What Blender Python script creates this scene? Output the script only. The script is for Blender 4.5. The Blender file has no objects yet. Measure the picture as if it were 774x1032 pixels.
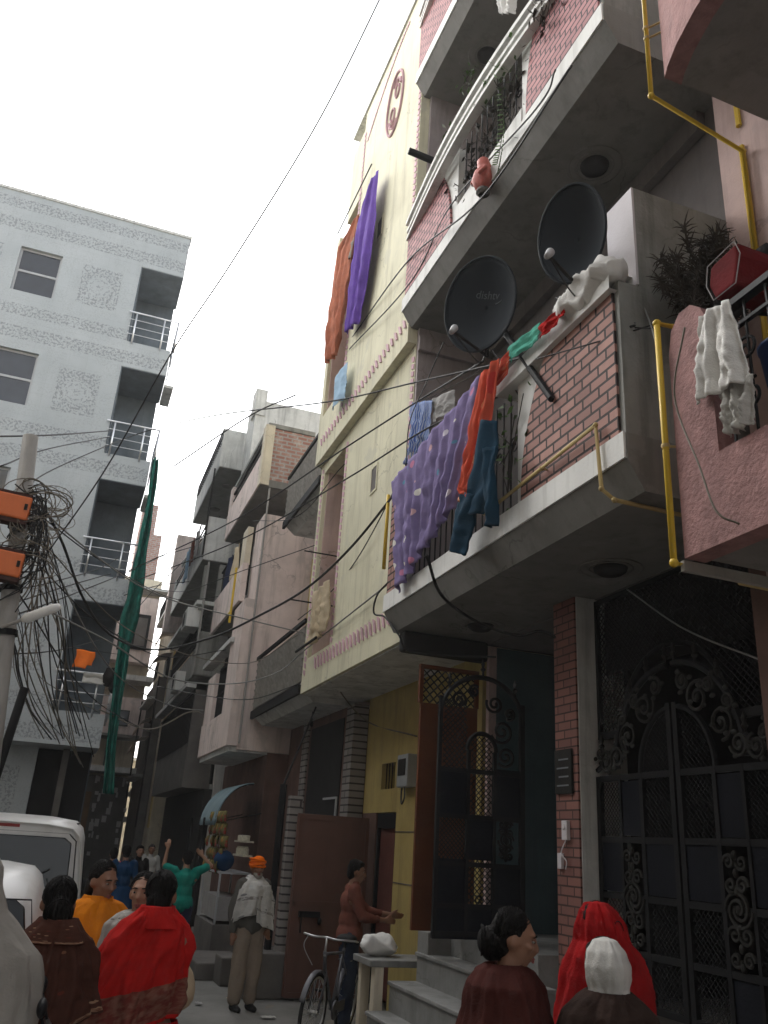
import bpy, bmesh, math, random
from mathutils import Vector, Matrix, Euler, noise
random.seed(7)
R = math.radians
PI = math.pi
sc = bpy.context.scene
COL = sc.collection

# ------------------------------------------------------------------ camera calibration
F_PX, CX, CY, CAM_H = 846.7237, 387.0, 516.0, 1.85
def _basis():
    v = Vector((524 - CX, CY + 1600, -F_PX)).normalized()       # up
    y = Vector((50 - CX, CY - 833, -F_PX)).normalized()         # along the street
    x = y.cross(v)
    return Matrix((x, y, v))
RB = _basis()
def ray(px, py):
    return RB @ Vector((px - CX, CY - py, -F_PX))
def atX(px, py, X):
    d = ray(px, py); return Vector((0, 0, CAM_H)) + d * (X / d.x)
def atY(px, py, Y):
    d = ray(px, py); return Vector((0, 0, CAM_H)) + d * (Y / d.y)

# ------------------------------------------------------------------ object helpers
def tag(o, label=None, cat=None, group=None, kind=None):
    if label: o['label'] = label
    if cat: o['category'] = cat
    if group: o['group'] = group
    if kind: o['kind'] = kind
    return o
def thing(name, label, cat, loc=(0, 0, 0), rz=0, group=None):
    o = bpy.data.objects.new(name, None)
    o.empty_display_size = 0.2
    COL.objects.link(o); o.location = loc; o.rotation_euler = (0, 0, rz)
    return tag(o, label, cat, group)
def origin(p):
    v = Vector((0, 0, 0))
    while p is not None:
        v += p.location; p = p.parent
    return v
def copy_tree(o, parent=None):
    c = o.copy(); COL.objects.link(c)
    if parent is not None: c.parent = parent
    for ch in o.children: copy_tree(ch, c)
    return c

class MB:
    def __init__(s): s.bm = bmesh.new(); s.uv = s.bm.loops.layers.uv.new('UVMap')
    def face(s, pts):
        try: return s.bm.faces.new([s.bm.verts.new(p) for p in pts])
        except ValueError: return None
    def box(s, x0, x1, y0, y1, z0, z1):
        v = [s.bm.verts.new((x, y, z)) for z in (z0, z1) for y in (y0, y1) for x in (x0, x1)]
        for f in ((0,2,3,1),(4,5,7,6),(0,1,5,4),(2,6,7,3),(1,3,7,5),(0,4,6,2)):
            s.bm.faces.new([v[i] for i in f])
        return s
    def obox(s, c, ax, ay, az, hx, hy, hz):
        """box with its own axes"""
        c = Vector(c); ax = Vector(ax).normalized(); ay = Vector(ay).normalized(); az = Vector(az).normalized()
        v = [s.bm.verts.new(c + ax*hx*i + ay*hy*j + az*hz*k) for k in (-1,1) for j in (-1,1) for i in (-1,1)]
        for f in ((0,2,3,1),(4,5,7,6),(0,1,5,4),(2,6,7,3),(1,3,7,5),(0,4,6,2)):
            s.bm.faces.new([v[i] for i in f])
        return s
    def prism(s, poly, fn, d0, d1):
        """poly of (u,v); fn(u,v,d) gives the point; closed solid between d0 and d1"""
        a = [s.bm.verts.new(fn(u, v, d0)) for u, v in poly]
        b = [s.bm.verts.new(fn(u, v, d1)) for u, v in poly]
        n = len(poly)
        s.bm.faces.new(a); s.bm.faces.new(b[::-1])
        for i in range(n): s.bm.faces.new([a[i], b[i], b[(i+1) % n], a[(i+1) % n]])
        return s
    def tube(s, pts, r, n=6, closed=False, cap=True):
        pts = [Vector(p) for p in pts]
        m = len(pts)
        rr = r if isinstance(r, (list, tuple)) else [r]*m
        T = []
        for i in range(m):
            a = pts[(i-1) % m] if (closed or i > 0) else pts[i]
            b = pts[(i+1) % m] if (closed or i < m-1) else pts[i]
            t = (b - a)
            T.append(t.normalized() if t.length > 1e-9 else Vector((0,0,1)))
        t0 = T[0]
        ref = Vector((0,0,1)) if abs(t0.z) < .9 else Vector((1,0,0))
        nrm = (ref - t0*ref.dot(t0)).normalized()
        rings = []
        for i in range(m):
            if i: nrm = (nrm - T[i]*nrm.dot(T[i]))
            if nrm.length < 1e-6: nrm = T[i].orthogonal()
            nrm.normalize()
            bn = T[i].cross(nrm)
            rings.append([s.bm.verts.new(pts[i] + (nrm*math.cos(2*PI*k/n) + bn*math.sin(2*PI*k/n))*rr[i]) for k in range(n)])
        for i in range(m if closed else m-1):
            A, B = rings[i], rings[(i+1) % m]
            for k in range(n): s.bm.faces.new([A[k], A[(k+1) % n], B[(k+1) % n], B[k]])
        if cap and not closed:
            s.bm.faces.new(rings[0][::-1]); s.bm.faces.new(rings[-1])
        return s
    def bar(s, a, b, r, n=6): return s.tube([a, b], r, n)
    def lathe(s, prof, c, axis=(0,0,1), n=20):
        """prof of (r,h) along axis from c"""
        c = Vector(c); ax = Vector(axis).normalized(); u = ax.orthogonal().normalized(); w = ax.cross(u)
        rings = []
        for r, h in prof:
            if r < 1e-6: rings.append([s.bm.verts.new(c + ax*h)])
            else: rings.append([s.bm.verts.new(c + ax*h + (u*math.cos(2*PI*k/n) + w*math.sin(2*PI*k/n))*r) for k in range(n)])
        for A, B in zip(rings, rings[1:]):
            if len(A) == 1 and len(B) == 1: continue
            for k in range(n):
                k2 = (k+1) % n
                if len(A) == 1: s.bm.faces.new([A[0], B[k2], B[k]])
                elif len(B) == 1: s.bm.faces.new([A[k], A[k2], B[0]])
                else: s.bm.faces.new([A[k], A[k2], B[k2], B[k]])
        return s
    def ell(s, c, r, nu=14, nv=9, rot=None):
        M_ = Matrix.Translation(Vector(c)) @ ((rot.to_matrix() if rot else Matrix.Identity(3)).to_4x4()) @ Matrix.Diagonal((*r, 1))
        bmesh.ops.create_uvsphere(s.bm, u_segments=nu, v_segments=nv, radius=1, matrix=M_)
        return s
    def sheet(s, fn, nu, nv, closed=False):
        V = [[s.bm.verts.new(fn(i/nu, j/nv)) for i in range(nu + (0 if closed else 1))] for j in range(nv+1)]
        for j in range(nv):
            for i in range(nu):
                i2 = (i+1) % nu if closed else i+1
                f = s.bm.faces.new([V[j][i], V[j][i2], V[j+1][i2], V[j+1][i]])
                for l, (uu, vv) in zip(f.loops, ((i,j),(i+1,j),(i+1,j+1),(i,j+1))): l[s.uv].uv = (uu/nu, vv/nv)
        return s
    def build(s, name, mat, parent=None, loc=None, bevel=0, smooth=False, solid=0, sub=0, seg=2):
        bm = s.bm
        bmesh.ops.recalc_face_normals(bm, faces=bm.faces)
        off = Vector(loc) if loc is not None else (origin(parent) if parent is not None else Vector((0,0,0)))
        if parent is not None and loc is None: off = origin(parent)
        me = bpy.data.meshes.new(name)
        bm.to_mesh(me); bm.free()
        me.transform(Matrix.Translation(-off))
        for m in (mat if isinstance(mat, list) else [mat]): me.materials.append(m)
        if smooth:
            for p in me.polygons: p.use_smooth = True
        o = bpy.data.objects.new(name, me); COL.objects.link(o)
        if parent is not None: o.parent = parent
        else: o.location = off
        if solid:
            md = o.modifiers.new('thick', 'SOLIDIFY'); md.thickness = solid; md.offset = 0
        if bevel:
            md = o.modifiers.new('bevel', 'BEVEL'); md.width = bevel; md.segments = seg; md.limit_method = 'ANGLE'; md.angle_limit = R(40)
        if sub:
            md = o.modifiers.new('sub', 'SUBSURF'); md.levels = sub; md.render_levels = sub
        return o
def single(name, mb, mat, label, cat, loc, group=None, **k):
    return tag(mb.build(name, mat, None, loc, **k), label, cat, group)

def spline(pts, n=8):
    """Catmull-Rom through points"""
    P = [Vector(p) for p in pts]
    P = [P[0]*2 - P[1]] + P + [P[-1]*2 - P[-2]]
    out = []
    for i in range(1, len(P)-2):
        for k in range(n):
            t = k/n
            a, b, c, d = P[i-1], P[i], P[i+1], P[i+2]
            out.append(((b*2) + (c-a)*t + (a*2-b*5+c*4-d)*t*t + (b*3-a-c*3+d)*t*t*t)*0.5)
    out.append(P[-2])
    return out
def sag(a, b, s, n=14):
    a = Vector(a); b = Vector(b)
    return [a.lerp(b, i/n) - Vector((0, 0, s*4*(i/n)*(1-i/n))) for i in range(n+1)]
def nz(p, seed=0): return noise.noise(Vector(p) + Vector((seed*17.3, seed*5.1, seed*9.7)))

# ------------------------------------------------------------------ materials
class NT:
    def __init__(s, name):
        s.m = bpy.data.materials.new(name); s.m.use_nodes = True
        s.t = s.m.node_tree; s.t.nodes.clear()
        s.out = s.n('ShaderNodeOutputMaterial'); s.b = s.n('ShaderNodeBsdfPrincipled')
        s.l(s.b.outputs[0], s.out.inputs[0])
    def n(s, t, **k):
        x = s.t.nodes.new(t)
        for a, b in k.items(): setattr(x, a, b)
        return x
    def l(s, a, b): s.t.links.new(a, b)
    def coord(s, kind='Object'): return s.n('ShaderNodeTexCoord').outputs[kind]
    def mapping(s, vec, scale=(1,1,1), loc=(0,0,0)):
        m = s.n('ShaderNodeMapping'); m.inputs['Scale'].default_value = scale; m.inputs['Location'].default_value = loc
        s.l(vec, m.inputs['Vector']); return m.outputs[0]
    def noise(s, vec, scale, detail=4, rough=.55):
        x = s.n('ShaderNodeTexNoise'); x.inputs['Scale'].default_value = scale; x.inputs['Detail'].default_value = detail
        x.inputs['Roughness'].default_value = rough
        s.l(vec, x.inputs['Vector']); return x.outputs['Fac']
    def math(s, op, a, b=None, c=None, clamp=False):
        x = s.n('ShaderNodeMath', operation=op, use_clamp=clamp)
        for i, v in enumerate((a, b, c)):
            if v is None: continue
            if isinstance(v, (int, float)): x.inputs[i].default_value = v
            else: s.l(v, x.inputs[i])
        return x.outputs[0]
    def ramp(s, fac, stops):
        x = s.n('ShaderNodeValToRGB'); e = x.color_ramp.elements
        while len(e) < len(stops): e.new(0.5)
        for q, (p, c) in zip(e, stops): q.position = p; q.color = (*c, 1) if len(c) == 3 else c
        s.l(fac, x.inputs[0]); return x.outputs[0]
    def step(s, fac, a, b):
        x = s.n('ShaderNodeMapRange'); x.inputs[1].default_value = a; x.inputs[2].default_value = b
        s.l(fac, x.inputs[0]); return x.outputs[0]
    def mix(s, fac, a, b, mode='MIX'):
        x = s.n('ShaderNodeMix', data_type='RGBA', blend_type=mode)
        for sock, v in ((x.inputs['Factor'], fac), (x.inputs[6], a), (x.inputs[7], b)):
            if isinstance(v, (int, float)): sock.default_value = v
            elif isinstance(v, (tuple, list)): sock.default_value = (*v, 1)
            else: s.l(v, sock)
        return x.outputs[2]
    def bump(s, h, strength=.3, dist=.02):
        x = s.n('ShaderNodeBump'); x.inputs['Strength'].default_value = strength; x.inputs['Distance'].default_value = dist
        s.l(h, x.inputs['Height']); s.l(x.outputs[0], s.b.inputs['Normal'])
    def fin(s, col, rough=.8, metal=0, spec=.3):
        if isinstance(col, tuple): s.b.inputs['Base Color'].default_value = (*col, 1)
        else: s.l(col, s.b.inputs['Base Color'])
        s.b.inputs['Roughness'].default_value = rough; s.b.inputs['Metallic'].default_value = metal
        s.b.inputs['Specular IOR Level'].default_value = spec
        return s.m
def sh(c, k): return tuple(min(1, max(0, x*k)) for x in c)
def mat(name, col, rough=.85, var=.18, scale=2.5, bump=.15, bscale=40, stain=0, stain_col=(.09,.08,.07), metal=0, spec=.25, crack=0, patch=None):
    """worn paint / plaster / metal: blotchy colour, optional water streaks and grime, fine relief"""
    t = NT(name); v = t.coord()
    a = t.noise(v, scale, 6, .6)
    c = t.mix(t.step(a, .3, .7), sh(col, 1-var), sh(col, 1+var))
    if stain:
        st = t.noise(t.mapping(v, (5, 5, .45)), 1.3, 5, .65)
        f = t.math('MULTIPLY', t.step(st, .5, .78), stain)
        c = t.mix(f, c, stain_col)
        g = t.noise(v, .9, 8, .7)
        c = t.mix(t.math('MULTIPLY', t.step(g, .55, .8), stain*.7), c, sh(stain_col, 1.4))
    if patch:
        pn = t.noise(v, 1.7, 7, .62)
        c = t.mix(t.math('MULTIPLY', t.step(pn, .60, .63), .55), c, patch)
    if crack:
        vo = t.n('ShaderNodeTexVoronoi'); vo.feature = 'DISTANCE_TO_EDGE'; vo.inputs['Scale'].default_value = .9
        wv = t.n('ShaderNodeVectorMath', operation='ADD'); t.l(v, wv.inputs[0])
        nn = t.n('ShaderNodeTexNoise'); nn.inputs['Scale'].default_value = 3; nn.inputs['Detail'].default_value = 5; t.l(v, nn.inputs['Vector'])
        sc2 = t.n('ShaderNodeVectorMath', operation='SCALE'); sc2.inputs['Scale'].default_value = .5; t.l(nn.outputs['Color'], sc2.inputs[0]); t.l(sc2.outputs[0], wv.inputs[1])
        t.l(wv.outputs[0], vo.inputs['Vector'])
        k = t.math('MULTIPLY', t.step(vo.outputs['Distance'], .010, .002), t.step(t.noise(v, .8, 2), .5, .62))
        c = t.mix(t.math('MULTIPLY', k, crack), c, sh(stain_col, .6))
    if bump: t.bump(t.noise(v, bscale, 3, .6), bump, .02)
    return t.fin(c, rough, metal, spec)
M = {}
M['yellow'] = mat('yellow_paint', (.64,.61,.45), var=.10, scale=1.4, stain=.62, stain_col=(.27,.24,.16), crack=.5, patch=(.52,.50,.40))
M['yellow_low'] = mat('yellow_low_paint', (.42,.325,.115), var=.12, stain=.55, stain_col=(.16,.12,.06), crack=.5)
M['pinktrim'] = mat('pink_trim', (.57,.37,.42), var=.2, bump=0, stain=.4, stain_col=(.4,.33,.3))
M['pinktrim_dark'] = mat('pink_trim_dark', (.28,.13,.16), var=.15, bump=0)
M['pinkwall'] = mat('pink_wall', (.50,.37,.34), var=.12, stain=.6, stain_col=(.2,.16,.14), crack=.5, patch=(.42,.33,.31))
M['palepink'] = mat('pale_pink_wall', (.68,.575,.53), var=.12, stain=.7, stain_col=(.22,.18,.15), crack=.6, patch=(.50,.44,.41))
M['mauve'] = mat('mauve_plaster', (.32,.275,.27), var=.12, stain=.5, crack=.5)
M['stucco'] = mat('pink_stucco', (.29,.16,.15), var=.25, scale=9, bump=.55, bscale=34, stain=.45, stain_col=(.15,.08,.08))
M['concrete'] = mat('raw_concrete', (.24,.24,.22), var=.25, stain=.8, stain_col=(.07,.07,.065), bump=.3, crack=.5, patch=(.30,.30,.28))
M['lightconc'] = mat('light_concrete', (.57,.575,.55), var=.18, stain=.75, stain_col=(.16,.16,.155), bump=.25, crack=.5)
M['whitewash'] = mat('whitewash', (.70,.70,.67), var=.08, stain=.55, stain_col=(.25,.24,.21))
M['whitepanel'] = mat('white_edge', (.60,.57,.585), var=.06, stain=.3, stain_col=(.35,.33,.33))
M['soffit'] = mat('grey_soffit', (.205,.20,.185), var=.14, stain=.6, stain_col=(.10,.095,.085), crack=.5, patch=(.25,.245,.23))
M['fascia'] = mat('grey_fascia', (.30,.29,.26), var=.15, stain=.4)
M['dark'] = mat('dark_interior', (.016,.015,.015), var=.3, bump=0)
M['dimwall'] = mat('dim_wall', (.13,.12,.11), var=.25, stain=.4)
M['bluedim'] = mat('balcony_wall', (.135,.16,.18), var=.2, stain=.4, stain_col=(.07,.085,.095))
M['brownwall'] = mat('brown_wall', (.13,.075,.06), var=.25, stain=.5, stain_col=(.04,.03,.03))
M['teal'] = mat('teal_wall', (.065,.105,.12), var=.15, stain=.5, stain_col=(.04,.05,.055))
M['steel'] = mat('steel_rail', (.75,.76,.78), rough=.28, var=.05, bump=0, metal=1)
M['iron'] = mat('black_iron', (.011,.011,.012), rough=.6, var=.3, bump=.1, spec=.14)
M['ironpanel'] = mat('dark_sheet_panel', (.007,.008,.012), rough=.65, var=.25, bump=.1, spec=.10)
M['greyiron'] = mat('grey_ornament', (.024,.023,.021), rough=.65, var=.35, bump=.2, spec=.12)
M['rust'] = mat('rust_door', (.125,.042,.018), rough=.65, var=.2, stain=.4, stain_col=(.05,.02,.012), spec=.12)
M['brownsheet'] = mat('brown_sheet_metal', (.13,.065,.05), rough=.5, var=.12, stain=.35, stain_col=(.06,.035,.03), bump=.05)
M['reddoor'] = mat('dark_red_door', (.13,.045,.035), rough=.55, var=.2, stain=.3, stain_col=(.05,.02,.02))
M['pipe'] = mat('yellow_pipe', (.62,.42,.035), rough=.45, var=.1, stain=.35, stain_col=(.28,.17,.03), bump=0)
M['pipeold'] = mat('tan_pipe', (.46,.34,.14), rough=.6, var=.2, bump=0)
M['marble'] = mat('grey_marble', (.21,.21,.20), rough=.55, var=.2, scale=5, stain=.6, stain_col=(.10,.10,.09), spec=.35, crack=.4)
M['cable'] = mat('black_cable', (.03,.03,.03), rough=.6, var=.2, bump=0)
M['cablegrey'] = mat('grey_cable', (.22,.22,.21), rough=.6, var=.2, bump=0)
M['cabletan'] = mat('tan_cable', (.16,.14,.11), rough=.6, var=.3, bump=0)
M['dish'] = mat('dark_dish', (.02,.025,.03), rough=.6, var=.12, bump=0, spec=.12, stain=.1, stain_col=(.08,.08,.08))
M['dishgrey'] = mat('dish_print', (.18,.19,.2), bump=0)
M['lnb'] = mat('white_lnb', (.42,.42,.42), rough=.5, var=.1, bump=0)
M['polegrey'] = mat('pole_grey', (.30,.29,.27), rough=.7, var=.15, stain=.4)
M['orangebox'] = mat('orange_box', (.66,.17,.055), rough=.5, var=.08, stain=.15, stain_col=(.3,.08,.03), bump=.05)
M['boxdark'] = mat('box_underside', (.06,.03,.025), bump=0)
M['net'] = mat('green_net', (.012,.12,.092), var=.45, scale=6, bump=.2)
M['plaster'] = mat('cream_plaster', (.60,.54,.42), var=.14, stain=.7, stain_col=(.26,.2,.15), crack=.4)
M['white'] = mat('white_paint', (.78,.78,.76), rough=.5, var=.05, stain=.1)
M['tin'] = mat('tin_awning', (.40,.33,.27), rough=.6, var=.3, stain=.7, stain_col=(.2,.1,.06))
M['leaf'] = mat('leaf_green', (.07,.14,.03), rough=.6, var=.4, scale=12, bump=0)
M['deadleaf'] = mat('dry_twigs', (.045,.038,.03), var=.4, bump=0)
M['skin'] = mat('skin', (.23,.115,.07), rough=.55, var=.06, bump=.05, spec=.4)
M['skin_light'] = mat('skin_light', (.30,.16,.10), rough=.55, var=.06, bump=.05, spec=.4)
M['eye'] = mat('eye_white', (.26,.24,.22), rough=.3, var=.02, bump=0)
M['pupil'] = mat('pupil', (.01,.008,.008), rough=.1, var=.02, bump=0)
M['lip'] = mat('lip', (.22,.07,.06), rough=.5, bump=0)
M['carwhite'] = mat('white_car_paint', (.62,.62,.60), rough=.3, var=.05, bump=0, spec=.45, stain=.35, stain_col=(.34,.31,.27))
M['glass'] = mat('dark_car_glass', (.010,.012,.014), rough=.06, var=.1, bump=0, spec=.22)
M['rubber'] = mat('rubber', (.02,.02,.02), rough=.8, bump=.2)
M['redlens'] = mat('red_lens', (.22,.012,.01), rough=.3, bump=0, spec=.25)
M['window'] = mat('window_glass', (.03,.035,.045), rough=.12, var=.2, bump=0, spec=.6)
M['aluminium'] = mat('window_frame', (.42,.43,.44), rough=.45, var=.08, bump=0)
M['slate'] = mat('weathered_slats', (.27,.255,.23), var=.25, scale=6, stain=.4)
M['meter'] = mat('meter_box', (.33,.35,.36), rough=.5, var=.1, stain=.2)
M['chrome'] = mat('dull_chrome', (.5,.5,.5), rough=.35, var=.1, bump=0, metal=1)
M['bikegrey'] = mat('bicycle_frame', (.10,.10,.11), rough=.4, var=.2, bump=0, metal=.3)
M['tilewall'] = None

def cloth(name, col, var=.14, scale=6, rough=.95):
    return mat(name, col, rough=rough, var=var, scale=scale, bump=.25, bscale=90, spec=.08)
M['c_red'] = cloth('red_shawl', (.40,.014,.012), .2)
M['c_orange'] = cloth('orange_shawl', (.62,.19,.012), .16)
M['c_greyshawl'] = cloth('grey_shawl', (.27,.255,.225), .14)
M['c_maroon'] = cloth('maroon_shawl', (.055,.016,.013), .2)
M['c_darkbrown'] = cloth('dark_brown_shawl', (.035,.022,.018), .3)
M['c_redgauze'] = cloth('red_veil', (.27,.009,.010), .25)
M['c_white'] = cloth('white_cloth', (.68,.67,.64), .08)
M['c_offwhite'] = cloth('grey_white_cloth', (.48,.47,.44), .12)
M['c_khaki'] = cloth('khaki_trousers', (.25,.20,.155), .12)
M['c_green'] = cloth('green_shirt', (.012,.20,.155), .18)
M['c_navy'] = cloth('navy_trousers', (.022,.028,.055), .2)
M['c_denim'] = cloth('denim', (.035,.045,.075), .25)
M['c_turban'] = cloth('orange_turban', (.86,.17,.012), .1)
M['c_vest'] = cloth('grey_sweater', (.10,.095,.085), .15)
M['c_rust'] = cloth('rust_shirt', (.16,.058,.042), .2)
M['c_blue'] = cloth('blue_cloth', (.010,.04,.10), .2)
M['c_pink'] = cloth('pink_cloth', (.45,.12,.14), .2)
M['c_black'] = cloth('dark_cloth', (.02,.018,.018), .2)
M['c_purple'] = cloth('purple_cloth', (.125,.065,.31), .2)
M['c_orangered'] = cloth('orange_cloth', (.42,.155,.095), .25)
M['c_lightblue'] = cloth('light_blue_cloth', (.33,.47,.60), .1)
M['c_teal'] = cloth('teal_jacket', (.010,.036,.062), .2)
M['c_mint'] = cloth('mint_towel', (.09,.36,.27), .2)
M['c_beige'] = cloth('beige_cloth', (.52,.43,.30), .15)
M['c_grey'] = cloth('grey_cloth', (.33,.32,.31), .12)
M['c_tan'] = cloth('tan_bag', (.45,.36,.24), .12)
M['c_brightorange'] = cloth('bright_orange_cloth', (.9,.2,.03), .08)
M['plasticred'] = mat('red_plastic', (.11,.008,.010), rough=.8, var=.35, bump=.2, spec=.05)
M['plasticblue'] = mat('blue_plastic', (.03,.10,.34), rough=.4, var=.15, bump=0, spec=.5)
M['terracotta'] = mat('red_clay', (.42,.11,.085), rough=.6, var=.25, scale=14)

def tile_facade():
    t = NT('printed_tile_facade'); g = t.n('ShaderNodeNewGeometry').outputs['Position']
    s = t.n('ShaderNodeSeparateXYZ'); t.l(g, s.inputs[0]); x, z = s.outputs[0], s.outputs[2]
    zf = t.math('FLOORED_MODULO', t.math('SUBTRACT', z, 4.22), 3.14)
    xf = t.math('SUBTRACT', t.math('FLOORED_MODULO', t.math('ADD', x, 1.35 + 1.475), 2.95), 1.475)
    def band(v, a, b): return t.math('MULTIPLY', t.math('GREATER_THAN', v, a), t.math('LESS_THAN', v, b))
    def box(v, h): return t.math('LESS_THAN', t.math('ABSOLUTE', v), h)
    b1 = band(zf, 2.50, 2.86); b2 = band(zf, .02, .34)
    zc = t.math('SUBTRACT', zf, 1.38)
    sq = t.math('MULTIPLY', box(xf, .50), box(zc, .60))
    r = t.math('SQRT', t.math('ADD', t.math('MULTIPLY', xf, xf), t.math('MULTIPLY', zc, zc)))
    ang = t.math('ARCTAN2', zc, xf)
    petal = t.math('MULTIPLY', t.math('SINE', t.math('MULTIPLY', ang, 8)), .02)
    rr = t.math('ADD', r, petal)
    ring = t.math('ADD', band(rr, .19, .25), t.math('LESS_THAN', rr, .08))
    hole = t.math('LESS_THAN', r, .30)
    sqm = t.math('MULTIPLY', sq, t.math('SUBTRACT', 1, hole))
    mot = t.step(t.noise(g, 17, 2, .6), .47, .55)
    vor = t.n('ShaderNodeTexVoronoi'); vor.inputs['Scale'].default_value = 15; t.l(g, vor.inputs['Vector'])
    mot2 = t.math('MULTIPLY', mot, t.step(vor.outputs['Distance'], .12, .5))
    f = t.math('MAXIMUM', t.math('MULTIPLY', t.math('MAXIMUM', t.math('MAXIMUM', b1, b2), sqm), mot2), t.math('MULTIPLY', t.math('MULTIPLY', ring, mot), .8), clamp=True)
    patch = t.step(t.noise(g, .7, 5, .6), .3, .7)
    base = t.mix(patch, (.355,.388,.402), (.435,.468,.482))
    st = t.noise(t.mapping(g, (3, 3, .25)), 1.2, 5, .6)
    base = t.mix(t.math('MULTIPLY', t.step(st, .5, .8), .35), base, (.30,.32,.33))
    # tile joints
    jx = t.math('LESS_THAN', t.math('FLOORED_MODULO', x, .42), .008)
    jz = t.math('LESS_THAN', t.math('FLOORED_MODULO', z, .314), .008)
    base = t.mix(t.math('MULTIPLY', t.math('MAXIMUM', jx, jz), .35), base, (.3,.32,.33))
    lat = t.math('MULTIPLY', t.step(t.noise(g, 23, 2, .6), .50, .58), t.step(t.noise(t.mapping(g, (1.2, 1, 1.5)), 1.6, 2), .42, .55))
    base = t.mix(t.math('MULTIPLY', lat, .22), base, (.2,.21,.22))
    c = t.mix(t.math('MULTIPLY', f, .66), base, (.16,.17,.18))
    t.bump(t.noise(g, 25, 3, .6), .08)
    return t.fin(c, .42, 0, .4)
M['tilewall'] = tile_facade()

def brick(name, c1, c2, mort, w, h, ms=.012, uaxis='Y', bumps=.7, wear=.25):
    t = NT(name); g = t.n('ShaderNodeNewGeometry').outputs['Position']
    s = t.n('ShaderNodeSeparateXYZ'); t.l(g, s.inputs[0])
    cb = t.n('ShaderNodeCombineXYZ'); t.l(s.outputs['XYZ'.index(uaxis)], cb.inputs[0]); t.l(s.outputs[2], cb.inputs[1])
    b = t.n('ShaderNodeTexBrick'); t.l(cb.outputs[0], b.inputs['Vector'])
    b.inputs['Scale'].default_value = 1; b.inputs['Mortar Size'].default_value = ms; b.inputs['Mortar Smooth'].default_value = .1
    b.inputs['Brick Width'].default_value = w; b.inputs['Row Height'].default_value = h
    b.inputs['Color1'].default_value = (*c1, 1); b.inputs['Color2'].default_value = (*c2, 1); b.inputs['Mortar'].default_value = (*mort, 1)
    n = t.noise(g, 5, 6, .65)
    c = t.mix(t.math('MULTIPLY', t.step(n, .5, .75), wear), b.outputs['Color'], sh(mort, 1.8))
    inv = t.math('SUBTRACT', 1, b.outputs['Fac'])
    h_ = t.math('ADD', inv, t.math('MULTIPLY', t.noise(g, 60, 3), .15))
    t.bump(h_, bumps, .015)
    return t.fin(c, .75, 0, .25)
M['brickpanel'] = brick('pink_brick_panel', (.43,.235,.195), (.29,.15,.125), (.03,.02,.018), .20, .083, .011)
M['brickpanel2'] = brick('rose_brick_panel', (.45,.20,.20), (.32,.135,.14), (.04,.022,.024), .17, .075, .010)
M['pillarbrick'] = brick('pillar_brick', (.27,.125,.10), (.20,.095,.08), (.06,.035,.03), .20, .072, .007, bumps=.3)
M['oldbrick'] = brick('raw_brick', (.30,.14,.11), (.36,.20,.16), (.33,.31,.29), .22, .09, .018, 'X', .9, .6)
M['striptile'] = brick('strip_tile', (.30,.28,.26), (.22,.2,.19), (.05,.045,.045), .4, .10, .012)
M['striptileX'] = brick('strip_tile_x', (.30,.28,.26), (.22,.2,.19), (.05,.045,.045), .4, .10, .012, 'X')

def uvpattern(name, base, spots, n=(9,7), rad=.16, border=None, bord_rng=(.82,1), stripes=None, jitter=.8):
    """printed cloth: scattered spots on the weave, optional printed border near the hem"""
    t = NT(name); uv = t.coord('UV')
    vec = t.mapping(uv, (n[0], n[1], 1))
    v = t.n('ShaderNodeTexVoronoi'); v.inputs['Scale'].default_value = 1; v.inputs['Randomness'].default_value = jitter
    t.l(vec, v.inputs['Vector'])
    blk = t.n('ShaderNodeSeparateColor'); t.l(v.outputs['Color'], blk.inputs[0])
    c = t.mix(t.step(t.noise(uv, 12, 4), .3, .7), sh(base, .85), sh(base, 1.12))
    if stripes:
        w = t.n('ShaderNodeTexWave'); w.inputs['Scale'].default_value = stripes[1]; w.inputs['Distortion'].default_value = .6
        t.l(uv, w.inputs['Vector']); c = t.mix(t.step(w.outputs['Fac'], .45, .6), c, stripes[0])
    m = t.math('MULTIPLY', t.math('LESS_THAN', v.outputs['Distance'], rad), t.math('GREATER_THAN', blk.outputs[1], .12))
    sp = t.ramp(blk.outputs[0], [(i/len(spots), s_) for i, s_ in enumerate(spots)])
    t.t.nodes[-1].color_ramp.interpolation = 'CONSTANT'
    c = t.mix(m, c, sp)
    if border:
        s = t.n('ShaderNodeSeparateXYZ'); t.l(uv, s.inputs[0])
        f = t.math('MULTIPLY', t.math('GREATER_THAN', s.outputs[1], bord_rng[0]), t.math('LESS_THAN', s.outputs[1], bord_rng[1]))
        vn = t.step(t.noise(t.mapping(uv, (30, 22, 1)), 1.0, 3), .42, .6)
        c = t.mix(f, c, t.mix(vn, border[0], border[1]))
    t.bump(t.noise(uv, 160, 2), .15)
    return t.fin(c, .95, 0, .08)
M['p_polka'] = uvpattern('spotted_lavender', (.215,.175,.33), [(.66,.62,.70), (.62,.40,.42), (.55,.22,.34), (.7,.68,.62), (.12,.30,.42)], (12,9), .27)
M['p_bluestripe'] = uvpattern('blue_striped_towel', (.10,.17,.45), [(.5,.55,.65)], (2,2), .02, stripes=((.42,.48,.62), 9))
M['p_redblanket'] = uvpattern('red_orange_blanket', (.55,.09,.05), [(.62,.24,.13), (.5,.05,.04), (.68,.33,.2)], (4,6), .34)
M['p_brown'] = uvpattern('brown_printed_shawl', (.065,.026,.018), [(.22,.10,.06), (.12,.03,.02), (.30,.19,.12)], (16,14), .22, ((.13,.05,.03),(.34,.22,.14)), (.86,.95))
M['p_redborder'] = uvpattern('red_shawl_print', (.40,.014,.012), [(.37,.013,.011)], (6,6), .1, ((.13,.03,.022),(.19,.085,.06)), (.72,.97))
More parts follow.
